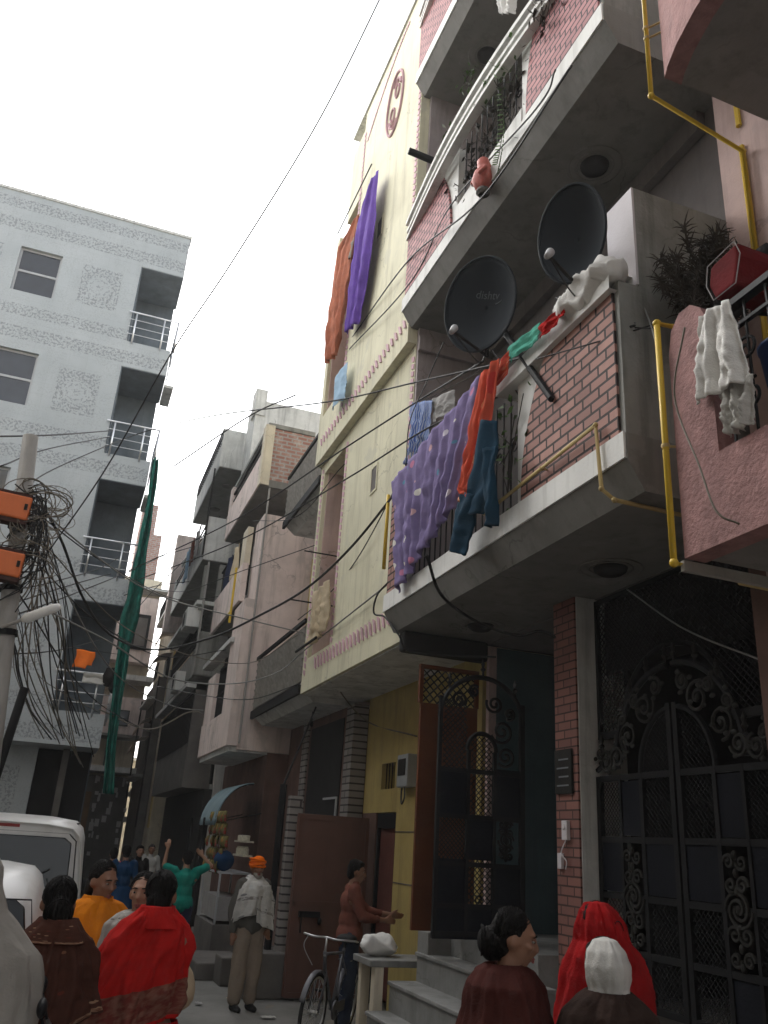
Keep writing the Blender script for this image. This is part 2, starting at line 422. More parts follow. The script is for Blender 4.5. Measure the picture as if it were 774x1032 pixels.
M['p_whiteshawl'] = uvpattern('white_grey_shawl', (.50,.49,.46), [(.2,.2,.2), (.45,.45,.43)], (7,9), .22, ((.42,.41,.39),(.16,.15,.14)), (.62,.68))
M['p_greyprint'] = uvpattern('grey_white_print', (.33,.31,.28), [(.5,.48,.44), (.12,.11,.1)], (14,14), .3)
M['p_packets'] = uvpattern('foil_packets', (.15,.13,.05), [(.30,.26,.08), (.24,.04,.03), (.06,.13,.06), (.32,.30,.26), (.28,.14,.04)], (4,3), .5)
def roadmat():
    t = NT('worn_concrete_lane'); g = t.n('ShaderNodeNewGeometry').outputs['Position']
    c = t.ramp(t.noise(g, .8, 8, .65), [(.3,(.12,.118,.108)), (.5,(.19,.186,.172)), (.72,(.25,.243,.225))])
    c = t.mix(t.math('MULTIPLY', t.step(t.noise(g, 2.6, 6, .7), .55, .75), .5), c, (.12,.11,.10))
    t.bump(t.noise(g, 30, 4), .3)
    return t.fin(c, .85, 0, .25)
M['road'] = roadmat()
M['earth'] = mat('dusty_ground', (.22,.20,.17), var=.25, stain=.3, bump=.4)

def hairmat():
    t = NT('black_hair'); v = t.coord()
    n = t.noise(t.mapping(v, (90, 90, 9)), 1.0, 4, .6)
    c = t.mix(t.step(n, .35, .7), (.003,.0028,.0028), (.013,.011,.010))
    t.bump(n, .9, .02); return t.fin(c, .6, 0, .13)
M['hair'] = hairmat()

M['bwall'] = mat('grey_plaster', (.17,.155,.15), var=.14, stain=.5, stain_col=(.08,.075,.07), crack=.4)

M['pinkfaint'] = mat('faded_pink_trim', (.48,.30,.33), var=.2, bump=0)
# ================================================================== PEOPLE
TMP = bpy.data.scenes.new('workshop')
def tmp_graph():
    with bpy.context.temp_override(scene=TMP, view_layer=TMP.view_layers[0]): return bpy.context.evaluated_depsgraph_get()
def V(*a): return Vector(a)
def _unit_sphere(nu, nv):
    vs = [V(0, 0, 1)] + [V(math.sin(PI*j/nv)*math.cos(2*PI*i/nu), math.sin(PI*j/nv)*math.sin(2*PI*i/nu), math.cos(PI*j/nv)) for j in range(1, nv) for i in range(nu)] + [V(0, 0, -1)]
    at_ = lambda j, i: 1 + (j-1)*nu + i % nu
    fs = [(0, at_(1, i), at_(1, i+1)) for i in range(nu)]
    for j in range(1, nv-1): fs += [(at_(j, i), at_(j+1, i), at_(j+1, i+1), at_(j, i+1)) for i in range(nu)]
    fs += [(len(vs)-1, at_(nv-1, i+1), at_(nv-1, i)) for i in range(nu)]
    return vs, fs
SPH = _unit_sphere(14, 9)
def add_sphere(VS, FS, M_):
    b = len(VS); VS.extend(M_ @ v for v in SPH[0]); FS.extend(tuple(b+i for i in f) for f in SPH[1])
def cap(VS, FS, p0, r0, p1, r1, n=10):
    p0, p1 = Vector(p0), Vector(p1); d = p1 - p0
    for p, r in ((p0, r0), (p1, r1)): add_sphere(VS, FS, Matrix.Translation(p) @ Matrix.Scale(r*.999, 4))
    if d.length < 1e-5: return
    u = d.orthogonal().normalized(); w = d.normalized().cross(u); b = len(VS); n = 14
    for p, r in ((p0, r0), (p1, r1)): VS.extend(p + (u*math.cos(2*PI*k/n) + w*math.sin(2*PI*k/n))*r for k in range(n))
    FS.extend((b+k, b+(k+1) % n, b+n+(k+1) % n, b+n+k) for k in range(n)); FS.append(tuple(range(b+n-1, b-1, -1))); FS.append(tuple(range(b+n, b+2*n)))
def blob(name, prims, m, parent, voxel=.013, smooth=6, fold=0, seed=0, sc_=1.0):
    """one continuous surface grown around the given limbs and masses"""
    VS, FS = [], []
    for p in prims:
        if p[0] == 'c': cap(VS, FS, *p[1:])
        else:
            rot = p[3] if len(p) > 3 else None
            add_sphere(VS, FS, Matrix.Translation(Vector(p[1])) @ (rot.to_matrix().to_4x4() if rot else Matrix.Identity(4)) @ Matrix.Diagonal((*p[2], 1)))
    me = bpy.data.meshes.new('tmp'); me.from_pydata([tuple(v) for v in VS], [], FS)
    o = bpy.data.objects.new('tmp', me); TMP.collection.objects.link(o)
    md = o.modifiers.new('r', 'REMESH'); md.mode = 'VOXEL'; md.voxel_size = voxel; md.adaptivity = 0
    md = o.modifiers.new('s', 'SMOOTH'); md.iterations = smooth; md.factor = .5
    dg = tmp_graph(); me2 = bpy.data.meshes.new_from_object(o.evaluated_get(dg))
    bpy.data.objects.remove(o); bpy.data.meshes.remove(me)
    me2.name = name; me2.materials.clear(); me2.materials.append(m)
    if fold:
        co_ = [v.co.copy() for v in me2.vertices]; nn_ = [n.vector.copy() for n in me2.vertex_normals]; flat = []
        for q, n in zip(co_, nn_):
            flat.extend(q + n*fold*(noise.noise(Vector((q.x*9, q.y*9, q.z*4 + seed))) + .6*noise.noise(Vector((q.x*22, q.y*22, q.z*9 + seed)))))
        me2.vertices.foreach_set('co', flat)
    if sc_ != 1: me2.transform(Matrix.Scale(sc_, 4))
    me2.polygons.foreach_set('use_smooth', [True]*len(me2.polygons))
    me2.update()
    r = bpy.data.objects.new(name, me2); COL.objects.link(r); r.parent = parent
    return r
def part_from(mb, name, m, parent, s=1.0, **k):
    o = mb.build(name, m, None, (0,0,0), **k); o.parent = parent
    if s != 1: o.data.transform(Matrix.Scale(s, 4))
    return o
def arm_prims(sh_, el, wr, side, curl=.5, palm_dir=None):
    """upper arm, forearm and a hand with five fingers"""
    P = [('c', sh_, .052, el, .040), ('c', el, .039, wr, .026)]
    return P
def hand_prims(el, wr, side, curl=.5, front=V(0,-1,0)):
    d = (wr - el).normalized(); s = d.cross(front).normalized()*side
    if s.length < .1: s = V(side, 0, 0)
    nrm = s.cross(d).normalized()
    pc = wr + d*.055
    P = [('c', wr, .025, wr + d*.03, .028), ('e', pc, (.040, .040, .020) if False else (.036,.036,.036))]
    P = [('c', wr, .025, wr + d*.03, .026)]
    for k in range(4):
        o = s*(.027 - .018*k)
        P.append(('c', wr + d*.02 + o*.7, .016, wr + d*.088 + o, .0135))
        ln = (.068, .078, .073, .056)[k]
        b = wr + d*.088 + o
        m1 = b + (d*math.cos(curl*.6) + nrm*math.sin(curl*.6))*ln*.5
        m2 = m1 + (d*math.cos(curl*1.5) + nrm*math.sin(curl*1.5))*ln*.5
        P += [('c', b, .0105, m1, .0095, 7), ('c', m1, .0095, m2, .008, 7)]
    t0 = wr + d*.03 + s*.03; t1 = t0 + d*.035 + s*.028; t2 = t1 + d*.032 + s*.004 + nrm*.01
    P += [('c', t0, .0135, t1, .0115, 7), ('c', t1, .0115, t2, .009, 7)]
    return P
def head_prims(hc, tilt):
    """hc head centre; tilt is a rotation (Euler) of the head"""
    Q = tilt.to_matrix()
    f = lambda x, y, z: hc + Q @ V(x, y, z)
    P = [('e', f(0, .012, .018), (.074, .092, .098), tilt), ('e', f(0, -.018, -.045), (.056, .066, .070), tilt), ('e', f(0, -.055, -.088), (.026, .024, .022), tilt),
         ('c', f(0, -.086, .018), .010, f(0, -.106, -.022), .0155, 8), ('e', f(-.013, -.094, -.026), (.010,.011,.009), tilt), ('e', f(.013, -.094, -.026), (.010,.011,.009), tilt),
         ('e', f(0, -.084, -.056), (.023,.012,.007), tilt), ('e', f(0, -.083, -.068), (.020,.012,.008), tilt),
         ('e', f(-.04, -.068, -.015), (.022,.02,.018), tilt), ('e', f(.04, -.068, -.015), (.022,.02,.018), tilt),
         ('e', f(0, -.076, .035), (.05,.016,.014), tilt)]
    for s in (-1, 1): P.append(('e', f(s*.077, .012, -.012), (.012, .022, .033), tilt))
    return P
def face_parts(t, hc, tilt, s, female=True):
    Q = tilt.to_matrix(); f = lambda x, y, z: hc + Q @ V(x, y, z)
    for sx in (-1, 1):
        mb = MB(); mb.ell(f(sx*.032, -.079, .010), (.0105, .0065, .0048), 10, 7, tilt); ey = part_from(mb, 'eye', M['eye'], t, s, smooth=True)
        mb = MB(); mb.ell(f(sx*.032, -.0865, .010), (.0055, .003, .0058), 8, 6, tilt); o = part_from(mb, 'iris', M['pupil'], ey, s, smooth=True)
        mb = MB(); mb.tube([f(sx*.014, -.090, .034), f(sx*.034, -.089, .036), f(sx*.054, -.076, .027)], [.0035, .004, .002], 6); part_from(mb, 'eyebrow', M['hair'], t, s)
    mb = MB(); mb.tube([f(-.022, -.091, -.060), f(0, -.098, -.058), f(.022, -.091, -.060)], [.003, .0065, .003], 7); mb.tube([f(-.02, -.090, -.066), f(0, -.097, -.069), f(.02, -.090, -.066)], [.003, .007, .003], 7)
    part_from(mb, 'mouth', M['lip'], t, s, smooth=True)
def hair_cap(t, hc, tilt, s, style):
    Q = tilt.to_matrix(); f = lambda x, y, z: hc + Q @ V(x, y, z)
    P = [('e', f(0, .026, .032), (.080, .090, .095), tilt), ('e', f(0, .050, -.02), (.070, .060, .075), tilt)]
    if style == 'bun': P += [('e', f(0, .10, -.045), (.07, .062, .06), tilt), ('c', f(0, .09, -.07), .05, f(0, .11, -.03), .055)]
    if style == 'short': P += [('e', f(0, -.02, .085), (.066, .06, .036), tilt)]
    if style == 'long': P += [('c', f(0, .075, -.03), .06, f(0, .085, -.13), .05)]
    hb = blob('hair', P, M['hair'], t, .011, 3, .004, 3, s)
    mb = MB(); rnd = random.Random(int(abs(hc.z*1e4)) + int(t.location.x*977)); C_ = V(0, .026, .032)
    for k in range(190):
        sd_ = rnd.choice((-1, 1)); y0 = rnd.uniform(-.85, .75)
        a = V(sd_*rnd.uniform(.02, .12), y0, math.sqrt(max(.05, 1-y0*y0))).normalized()
        e = V(sd_*rnd.uniform(.1, .7), .75, -.62).normalized() if style != 'short' else V(sd_*rnd.uniform(.3, .95), rnd.uniform(.1, .8), -.35).normalized()
        m = V(sd_*.95, a.y*.5 + .15, .15).normalized()
        pts = []
        lift = 1.0 + rnd.uniform(-.01, .022)
        for i in range(9):
            q = i/8; d = (a*(1-q)**2 + m*2*q*(1-q) + e*q*q).normalized()
            pts.append(f(C_.x + d.x*.082*lift, C_.y + d.y*.092*lift, C_.z + d.z*.0965*lift))
        mb.tube(pts, [.0012 + .0016*math.sin(PI*i/8) for i in range(9)], 4, cap=False)
    if style == 'bun':
        for k in range(40):
            a0 = rnd.uniform(0, 6.28); tl = rnd.uniform(-.9, .9)
            mb.tube([f(.0715*math.cos(a0+i*.35)*math.cos(tl), .10 + .064*math.sin(tl + .3*math.sin(a0+i*.35)), -.045 + .0625*math.sin(a0+i*.35)) for i in range(8)], .0022, 4, cap=False)
    o = part_from(mb, 'strands', M['hair'], hb, s, smooth=True)
    return hb
def make_person(label, pos, rz, height, arms=None, head_tilt=(0,0,0), hair='bun', face=True, skin='skin', legs=None, bend=0, group=None, hands=(1,1), name='person'):
    """arms: {'l': (elbow, wrist), 'r': (...)} in metres for a 1.7 m figure facing -Y; returns root, scale and joints"""
    t = thing(name, label, 'person', pos, rz, group); s = height/1.70
    tilt = Euler([R(a) for a in head_tilt])
    nb = V(0, -.02 - bend*.25, 1.46); hc = nb + V(0, -.015 - bend*.1, .125)
    shl = V(.165, .0 - bend*.22, 1.40); shr = V(-.165, .0 - bend*.22, 1.40)
    if hands == (0,0): shl = V(.145, 0, 1.375); shr = V(-.145, 0, 1.375)
    arms = arms or {}
    if hands == (0,0): arms = {'l': (V(.135, -.03, 1.14), V(.04, -.09, 1.10)), 'r': (V(-.135, -.03, 1.14), V(-.04, -.09, 1.06))}
    al = arms.get('l', (V(.235, .03, 1.12), V(.215, -.05, .87))); ar = arms.get('r', (V(-.235, .03, 1.12), V(-.215, -.05, .87)))
    legs = legs or {'l': (V(.10, -.01, .49), V(.105, .02, .085)), 'r': (V(-.10, -.01, .49), V(-.105, .02, .085))}
    P = [('e', (0, 0, .95), (.155, .11, .13)), ('e', (0, -bend*.08, 1.10), (.132, .098, .15)), ('e', (0, -.005 - bend*.17, 1.27), (.16, .112, .16)),
         ('c', shl*.93 + V(0,0,.0), .055, shr*.93, .055), ('c', V(0, -bend*.2, 1.38), .07, nb + V(0,0,.06), .050)] + head_prims(hc, tilt)
    for sd, hip, (el, wr), shd in ((1, V(.09, 0, .92), al, shl), (-1, V(-.09, 0, .92), ar, shr)):
        P += arm_prims(shd, el, wr, sd)
        if hands[0 if sd > 0 else 1]: P += hand_prims(el, wr, sd)
        kn, an = legs['l' if sd > 0 else 'r']
        P += [('c', hip, .088, kn, .056), ('c', kn, .055, an, .038), ('c', an + V(0,.02,-.03), .036, an + V(0,-.14,-.055), .026)]
    blob('body', P, M[skin], t, .0125, 3, 0, 0, s)
    if hair: hair_cap(t, hc, tilt, s, hair)
    if face: face_parts(t, hc, tilt, s)
    return dict(t=t, s=s, al=al, ar=ar, shl=shl, shr=shr, hc=hc, tilt=tilt, legs=legs, nb=nb, bend=bend)
def trousers(p, m, w=1.0, z0=.09):
    L = p['legs']; P = [('e', (0, 0, .96), (.155, .115, .10))]
    for sd, k in ((1, 'l'), (-1, 'r')):
        kn, an = L[k]; P += [('c', V(sd*.09, 0, .93), .105, kn, .078*w), ('c', kn, .078*w, an + V(0, 0, z0-.05), .068*w)]
    return blob('trousers', P, M[m], p['t'], .013, 3, .013, 5, p['s'])
def shoes(p, m='rubber'):
    for k in ('l', 'r'):
        an = p['legs'][k][1]
        blob('shoe', [('c', an + V(0, .03, -.045), .042, an + V(0, -.06, -.045), .043), ('c', an + V(0,-.06,-.048), .043, an + V(0, -.155, -.055), .032)], M[m], p['t'], .012, 3, 0, 0, p['s'])
def shirt(p, m, sleeve=1.0, hem=.86, name='shirt', extra=1.0):
    b = p['bend']
    P = [('e', (0, 0, hem+.12), (.190*extra, .152*extra, .15)), ('e', (0, -b*.08, 1.10), (.160*extra, .125*extra, .16)), ('e', (0, -.005-b*.17, 1.27), (.178*extra, .132*extra, .155)), ('c', p['shl']*.95, .070, p['shr']*.95, .070), ('c', V(0,-b*.2,1.39), .082, p['nb'] + V(0,0,-.0), .066)]
    for sh_, (el, wr) in ((p['shl'], p['al']), (p['shr'], p['ar'])):
        if sleeve <= .6: P.append(('c', sh_, .068, sh_.lerp(el, sleeve*1.5), .064))
        else: P += [('c', sh_, .068, el, .056), ('c', el, .056, el.lerp(wr, min(1, (sleeve-.6)/.4)*.92), .042)]
    return blob(name, P, M[m], p['t'], .012, 3, .015, 9, p['s'])
def wrap(p, rings, m, name='shawl', nu=90, nv=60, fold=.02, freq=9, seed=0, hem=None, sub=0, twist=0.0, solid=.010, fine=.008):
    """shawl: rings (z, cx, cy, rx, ry) from the neck down, pulled into hanging folds"""
    s = p['s']
    def fn(u, v):
        k = v*(len(rings)-1); i = min(int(k), len(rings)-2); f = k-i
        a, b = rings[i], rings[i+1]
        f2 = f
        z, cx, cy, rx, ry = [a[j]*(1-f2) + b[j]*f2 for j in range(5)]
        th = 2*PI*u
        g = (.12 + .88*v**.8)
        w1 = th + .55*noise.noise(Vector((math.cos(th)*1.5 + seed, math.sin(th)*1.5, z*1.6)))
        rg = lambda a: (1 - abs(math.sin(a)))**1.6 - .38
        fo = fold*g*(1.5*rg(freq*.5*w1 + twist*v*2.2 + seed) + .8*rg(freq*.93*w1 - twist*v*3.1 + seed*2) + .35*rg(freq*2.1*w1 + twist*v*5))
        fo += fine*noise.noise(Vector((math.cos(th)*4 + seed, math.sin(th)*4, z*9))) + .6*fine*noise.noise(Vector((math.cos(th)*9 + seed, math.sin(th)*9, z*22))) + .045*g*noise.noise(Vector((math.cos(th)*1.3 + seed, math.sin(th)*1.3, z*2.6)))
        x = cx + (rx + fo)*math.cos(th); y = cy + (ry + fo)*math.sin(th)
        if hem: z += hem(th)*max(0, v-.25)/.75
        return V(x, y, z)*s
    mb = MB(); mb.sheet(fn, nu, nv, closed=True)
    o = part_from(mb, name, M[m], p['t'], 1.0, solid=solid, smooth=True)
    return o
def skirt(p, m, z1=.10, r0=.17, r1=.27, name='skirt', top=1.0):
    return wrap(p, [(top, 0, 0, r0, r0*.8), (.75, 0, 0, (r0+r1)/2+.02, (r0+r1)/2), (.4, 0, 0, r1-.01, r1-.04), (z1, 0, 0, r1, r1-.03)], m, name, 72, 30, .016, 11, 4)

def ground_at(px, py, Y):
    q = atY(px, py, Y); return (q.x, Y, 0), q.z
# --- woman in the red shawl, seen from behind
(px_, h) = ground_at(160, 878, 5.0)
w = make_person('woman seen from behind in a bright red shawl with a brown printed border', (px_[0]+.03, 5.0, 0), R(163), 1.66, hair='long', face=False, head_tilt=(0,0,-8), hands=(0,0))
wrap(w, [(1.52,0,.02,.085,.085),(1.485,0,.02,.12,.11),(1.44,.01,.01,.175,.13),(1.38,.03,0,.222,.16),(1.28,.06,0,.258,.18),(1.16,.10,-.01,.295,.20),(1.05,.13,-.01,.31,.21),(.95,.15,0,.295,.22)], 'p_redborder', nu=200, nv=110, fold=.034, freq=7, twist=1.2, hem=lambda th: .10*math.cos(th+2.9) - .02, solid=.012)
wrap(w, [(1.535,0,.025,.082,.088),(1.50,0,.025,.10,.10),(1.455,0,.02,.135,.12),(1.43,0,.02,.155,.125)], 'c_red', 'shawl_collar', 70, 16, .010, 5, 2, solid=.014)
skirt(w, 'c_red', .08, .17, .26)
mb = MB(); c = V(-.36, -.02, .62); mb.ell(c, (.10,.12,.20), 14, 10); 
for v in mb.bm.verts: v.co += V(nz(v.co*7), nz(v.co*7,1), nz(v.co*7,2))*.04
bag_pos = atY(180, 996, 5.05)
mb2 = MB(); mb2.ell(bag_pos, (.075,.08,.12), 14, 10); mb2.tube(spline([bag_pos + V(-.03,0,.13), bag_pos + V(-.05,0,.28), bag_pos + V(-.02,0,.13)], 6), .008, 5)
for v in mb2.bm.verts: v.co += V(nz(v.co*7), nz(v.co*7,1), nz(v.co*7,2))*.03
mb.bm.free(); single('cloth_bag', mb2, M['c_tan'], 'tan cloth bag hanging at the side of the woman in the red shawl', 'bag', tuple(bag_pos), smooth=True)
# --- woman in the brown printed shawl, from behind
q = atY(62, 880, 4.7)
w = make_person('woman seen from behind with a low hair bun, in a dark brown printed shawl', (q.x+.02, 4.7, 0), R(196), 1.62, hair='bun', face=False, head_tilt=(4,0,-12), hands=(0,0))
wrap(w, [(1.49,0,.02,.08,.08),(1.465,0,.02,.12,.115),(1.42,0,.01,.172,.14),(1.34,0,0,.208,.165),(1.22,0,0,.225,.18),(1.12,0,-.01,.23,.185),(1.03,-.01,0,.225,.185),(.98,-.01,0,.22,.18)], 'p_brown', nu=180, nv=100, fold=.032, freq=6, seed=3, twist=.6, hem=lambda th: .13*math.cos(th-2.8), solid=.012)
wrap(w, [(1.52,0,.03,.085,.088),(1.485,0,.03,.115,.11),(1.44,0,.02,.155,.13),(1.415,0,.02,.175,.135)], 'p_brown', 'shawl_collar', 70, 16, .014, 5, 5, solid=.014)
skirt(w, 'p_greyprint', .08, .17, .25)
# --- woman in orange, facing right and down
q = atY(105, 871, 6.1)
w = make_person('woman facing the lane with lowered eyes, wrapped in a plain orange shawl', (q.x, 6.1, 0), R(22), 1.66, hair='long', face=True, head_tilt=(14,0,14), hands=(0,0))
wrap(w, [(1.48,0,.0,.085,.085),(1.455,0,0,.15,.125),(1.40,0,0,.220,.16),(1.26,0,0,.258,.19),(1.08,0,0,.275,.21),(.9,0,0,.28,.215),(.72,0,0,.27,.21)], 'c_orange', nu=110, nv=60, fold=.034, freq=6, seed=1, twist=1.1, hem=lambda th: .06*math.cos(th), solid=.012)
wrap(w, [(1.50,0,.0,.082,.088),(1.465,0,0,.105,.105),(1.425,0,0,.15,.13)], 'c_orange', 'shawl_collar', 70, 12, .012, 5, 2, solid=.014)
skirt(w, 'c_maroon', .08, .17, .25)
# --- woman whose face shows behind the red shawl
q = atY(147, 881, 5.75)
w = make_person('woman in a pale printed wrap peering out from behind the red shawl', (q.x, 5.75, 0), R(-8), 1.62, hair='long', face=True, skin='skin_light', head_tilt=(2,0,-12), hands=(0,0))
wrap(w, [(1.48,0,0,.085,.085),(1.455,0,0,.14,.125),(1.40,0,0,.21,.15),(1.25,0,0,.235,.17),(1.05,0,0,.25,.19),(.8,0,0,.25,.19)], 'p_greyprint', nu=90, nv=46, fold=.02, freq=6, seed=6)
skirt(w, 'c_greyshawl', .08, .17, .25)
# --- near figure in grey shawl at the very edge
w = make_person('person in a coarse grey shawl cut off by the left edge of the view', (-.255, 4.1, 0), R(170), 1.70, hair='short', face=False, hands=(0,0))
wrap(w, [(1.745,0,.0,.005,.005),(1.73,0,.0,.06,.07),(1.68,0,0,.10,.115),(1.60,0,0,.118,.13),(1.52,0,0,.15,.15),(1.43,0,0,.235,.18),(1.36,.0,0,.30,.21),(1.15,0,0,.34,.25),(.9,0,0,.35,.26),(.6,0,0,.38,.28),(.3,0,0,.38,.28)], 'c_greyshawl', nu=110, nv=70, fold=.03, freq=6, seed=9, twist=.5)
skirt(w, 'c_greyshawl', .08, .2, .28)
# --- boy / man in green with arms raised, from behind
q = atY(190, 858, 14.35)
w = make_person('man seen from behind in a green shirt stretching both arms up', (q.x, 14.35, 0), R(172), 1.62, hair='short', face=False, hands=(1,1), skin='skin_light',
    arms={'l': (V(.36, -.03, 1.47), V(.34, -.05, 1.72)), 'r': (V(-.39, -.03, 1.50), V(-.24, -.06, 1.64))}, head_tilt=(6,0,10))
shirt(w, 'c_green', .5, .82); trousers(w, 'c_navy'); shoes(w)
# --- man in orange turban
q = atY(257, 866, 11.09)
w = make_person('man in an orange turban with a white patterned shawl, khaki trousers and hands hanging', (q.x+.02, 11.05, 0), R(14), 1.64, hair=None, face=True, head_tilt=(4,0,-10),
    arms={'l': (V(.245, .03, 1.13), V(.20, -.09, .90)), 'r': (V(-.25, .03, 1.12), V(-.24, -.02, .86))})
hc = w['hc']
tb_ = blob('turban', [('e', hc + V(0, .012, .062), (.098, .108, .076), None), ('e', hc + V(0, .03, .03), (.093, .098, .06), None), ('e', hc + V(0,-.02,.10), (.07,.08,.05), None)], M['c_turban'], w['t'], .011, 2, .004, 2, w['s'])
mb = MB()
for k in range(4): mb.tube([hc + V(.098*math.cos(a), .012 + .108*math.sin(a), .035 + .02*k + .018*math.sin(a*1 + k*1.6)) for a in [i*2*PI/30 for i in range(30)]], .012, 6, closed=True)
part_from(mb, 'fold', M['c_turban'], tb_, w['s'], smooth=True)
blob('beard', [('e', hc + V(0,-.055,-.085), (.05,.04,.045), None), ('e', hc + V(0,-.03,-.07), (.064,.05,.04), None)], M['c_greyshawl'], w['t'], .010, 3, .003, 2, w['s'])
shirt(w, 'c_vest', 1.0, .84, 'sweater', 1.05); trousers(w, 'c_khaki', 1.22); shoes(w)
wrap(w, [(1.50,0,.02,.075,.08),(1.455,0,.01,.125,.115),(1.41,0,.0,.205,.145),(1.32,0,-.01,.262,.185),(1.20,0,-.01,.275,.195),(1.08,0,-.01,.27,.19),(.98,0,-.0,.262,.185)], 'p_whiteshawl', nu=110, nv=50, fold=.034, freq=6, seed=4, twist=.8, hem=lambda th: .13*math.cos(th+1.57) - .05)
mb = MB(); mb.sheet(lambda u, v: V(.02 + (u-.5)*.20 + .10*v*(1 if u > .5 else .6) + .02*math.sin(u*9), -.20 - .015*math.sin(u*10+v*3), 1.40 - v*.42 - .1*u*v), 14, 20); part_from(mb, 'shawl_end', M['p_whiteshawl'], w['t'], w['s'], solid=.012, smooth=True)
# --- man reaching to the door, profile to the right
q = atY(357, 868, 9.75)
w = make_person('man in a rust brown shirt reaching out to the dark red door', (q.x, 9.75, 0), R(78), 1.70, hair='short', face=True, head_tilt=(8,0,0),
    arms={'l': (V(.21, -.20, 1.18), V(.13, -.46, 1.16)), 'r': (V(-.22, -.10, 1.14), V(-.14, -.36, 1.12))})
shirt(w, 'c_rust', .88, .82); trousers(w, 'c_denim', 1.1); shoes(w)
# --- maroon shawl woman with bun, profile right
q = atY(517, 921, 3.6)
w = make_person('woman in profile with black hair in a bun, wrapped in a dark maroon shawl', (q.x-.03, 3.6, 0), R(62), q.z+.015, hair='bun', face=True, skin='skin', head_tilt=(12,0,4), hands=(0,0))
wrap(w, [(1.48,0,.01,.08,.085),(1.455,0,.01,.145,.13),(1.40,0,.01,.215,.165),(1.28,0,0,.235,.195),(1.12,0,0,.25,.225),(.95,0,0,.26,.235),(.75,0,0,.26,.24),(.5,0,0,.25,.23)], 'c_maroon', nu=100, nv=60, fold=.034, freq=6, seed=7, twist=.5)
skirt(w, 'c_maroon', .08, .17, .25)
# --- red veil woman
q = atY(592, 911, 4.15)
w = make_person('woman seen from behind hidden under a bright red gauzy veil', (q.x+.07, 4.15, 0), R(200), q.z+.0, hair='bun', face=False, hands=(0,0), head_tilt=(10,0,0))
wrap(w, [(1.715,0,-.01,.005,.005),(1.705,0,-.01,.05,.06),(1.665,0,0,.085,.10),(1.60,0,.01,.112,.13),(1.52,0,.02,.125,.15),(1.45,0,.03,.20,.175),(1.36,0,.02,.25,.20),(1.10,0,0,.28,.23),(.8,0,0,.28,.24),(.45,0,0,.29,.25)], 'c_redgauze', 'veil', nu=120, nv=90, fold=.032, freq=6, seed=2, twist=.9, solid=.005)
skirt(w, 'c_redgauze', .08, .17, .25)
# --- person with white head cloth in dark shawl
q = atY(610, 954, 3.35)
w = make_person('person with a white head cloth and dark brown shawl in front of the red veil', (q.x+.0, 3.35, 0), R(168), q.z+.02, hair='short', face=False, hands=(0,0), head_tilt=(12,0,0))
hc = w['hc']
wrap(w, [(1.715,0,.0,.005,.005),(1.703,0,.0,.05,.06),(1.66,0,0.01,.083,.095),(1.60,0,.015,.096,.112),(1.555,0,.02,.090,.105),(1.515,0,.022,.078,.088),(1.48,0,.025,.085,.09),(1.44,0,.03,.12,.11)], 'c_offwhite', 'head_cloth', 80, 40, .006, 5, 3, solid=.006)
wrap(w, [(1.50,0,.02,.095,.10),(1.47,0,.02,.14,.13),(1.41,0,.02,.215,.17),(1.29,0,.01,.265,.205),(1.12,0,0,.29,.235),(.9,0,0,.30,.245),(.6,0,0,.30,.25)], 'c_darkbrown', nu=100, nv=60, fold=.034, freq=6, seed=8, twist=.5)
skirt(w, 'c_black', .08, .17, .25)
# --- distant people in the lane
for (px, py, Y, lab, m, m2, hgt, rz) in ((127, 862, 16.5, 'figure in a long blue garment far down the lane', 'c_blue', 'c_blue', 1.62, 180), (114, 866, 17.5, 'distant person in a dusty pink top beside the blue garment', 'c_pink', 'c_black', 1.55, 175),
    (140, 864, 19, 'distant person in dark clothes right of the blue garment', 'c_black', 'c_navy', 1.6, 10), (152, 862, 22, 'small far person in a pale top deep in the lane', 'c_offwhite', 'c_black', 1.6, 0)):
    q = atY(px, py, Y)
    w = make_person(lab, (q.x, Y, 0), R(rz), hgt, hair='short', face=False)
    shirt(w, m, 1.0, .80); (skirt if 'long' in lab else trousers)(w, m2); shoes(w)

bpy.data.scenes.remove(TMP)
# ================================================================== SETTING
mb = MB(); mb.box(-90, 90, -80, 110, -.3, -.004)
tag(mb.build('ground', M['earth']), kind='structure')
mb = MB(); mb.sheet(lambda u, v: Vector((-9 + 13.2*u, -14 + 60*v, .0 + .012*nz((u*20, v*60, 0)))), 30, 90)
tag(mb.build('street', M['road'], smooth=True), kind='structure')

# ---------------------------------------------------------------- generic bits
def tb(mb, y0, y1, z0, z1, X, step=.105, w=.085, slant=.035, vertical=True, th=.012):
    """row of slanted painted leaf teeth on a wall facing the lane"""
    n = int(((z1 - z0) if vertical else (y1 - y0))/step)
    for i in range(n):
        if vertical:
            z = z0 + i*step
            q = [(y0, z), (y0 + w, z + slant), (y0 + w, z + slant + step*.66), (y0, z + step*.66)]
        else:
            y = y0 + i*step
            q = [(y, z0), (y + step*.50, z0 + .03), (y + step*.42 + slant, z1), (y + slant*.9, z1 - .04)]
        mb.prism(q, lambda u, v, d: Vector((X - d, u, v)), .001, th)
def lattice(mb, fn, u0, u1, v0, v1, sp, r=.004, clip=None):
    """diamond mesh wires in a plane; fn(u,v)->point"""
    L = (u1-u0) + (v1-v0)
    k = -(v1-v0)
    while k < (u1-u0):
        for sgn in (1, -1):
            pts = []
            n = 24
            for i in range(n+1):
                v = v0 + (v1-v0)*i/n
                u = u0 + k + (v - v0) if sgn > 0 else u1 - k - (v - v0)
                if u0 <= u <= u1 and (clip is None or clip(u, v)): pts.append(fn(u, v))
                else:
                    if len(pts) > 1: mb.tube([pts[0], pts[-1]], r, 4, cap=False)
                    pts = []
            if len(pts) > 1: mb.tube([pts[0], pts[-1]], r, 4, cap=False)
        k += sp
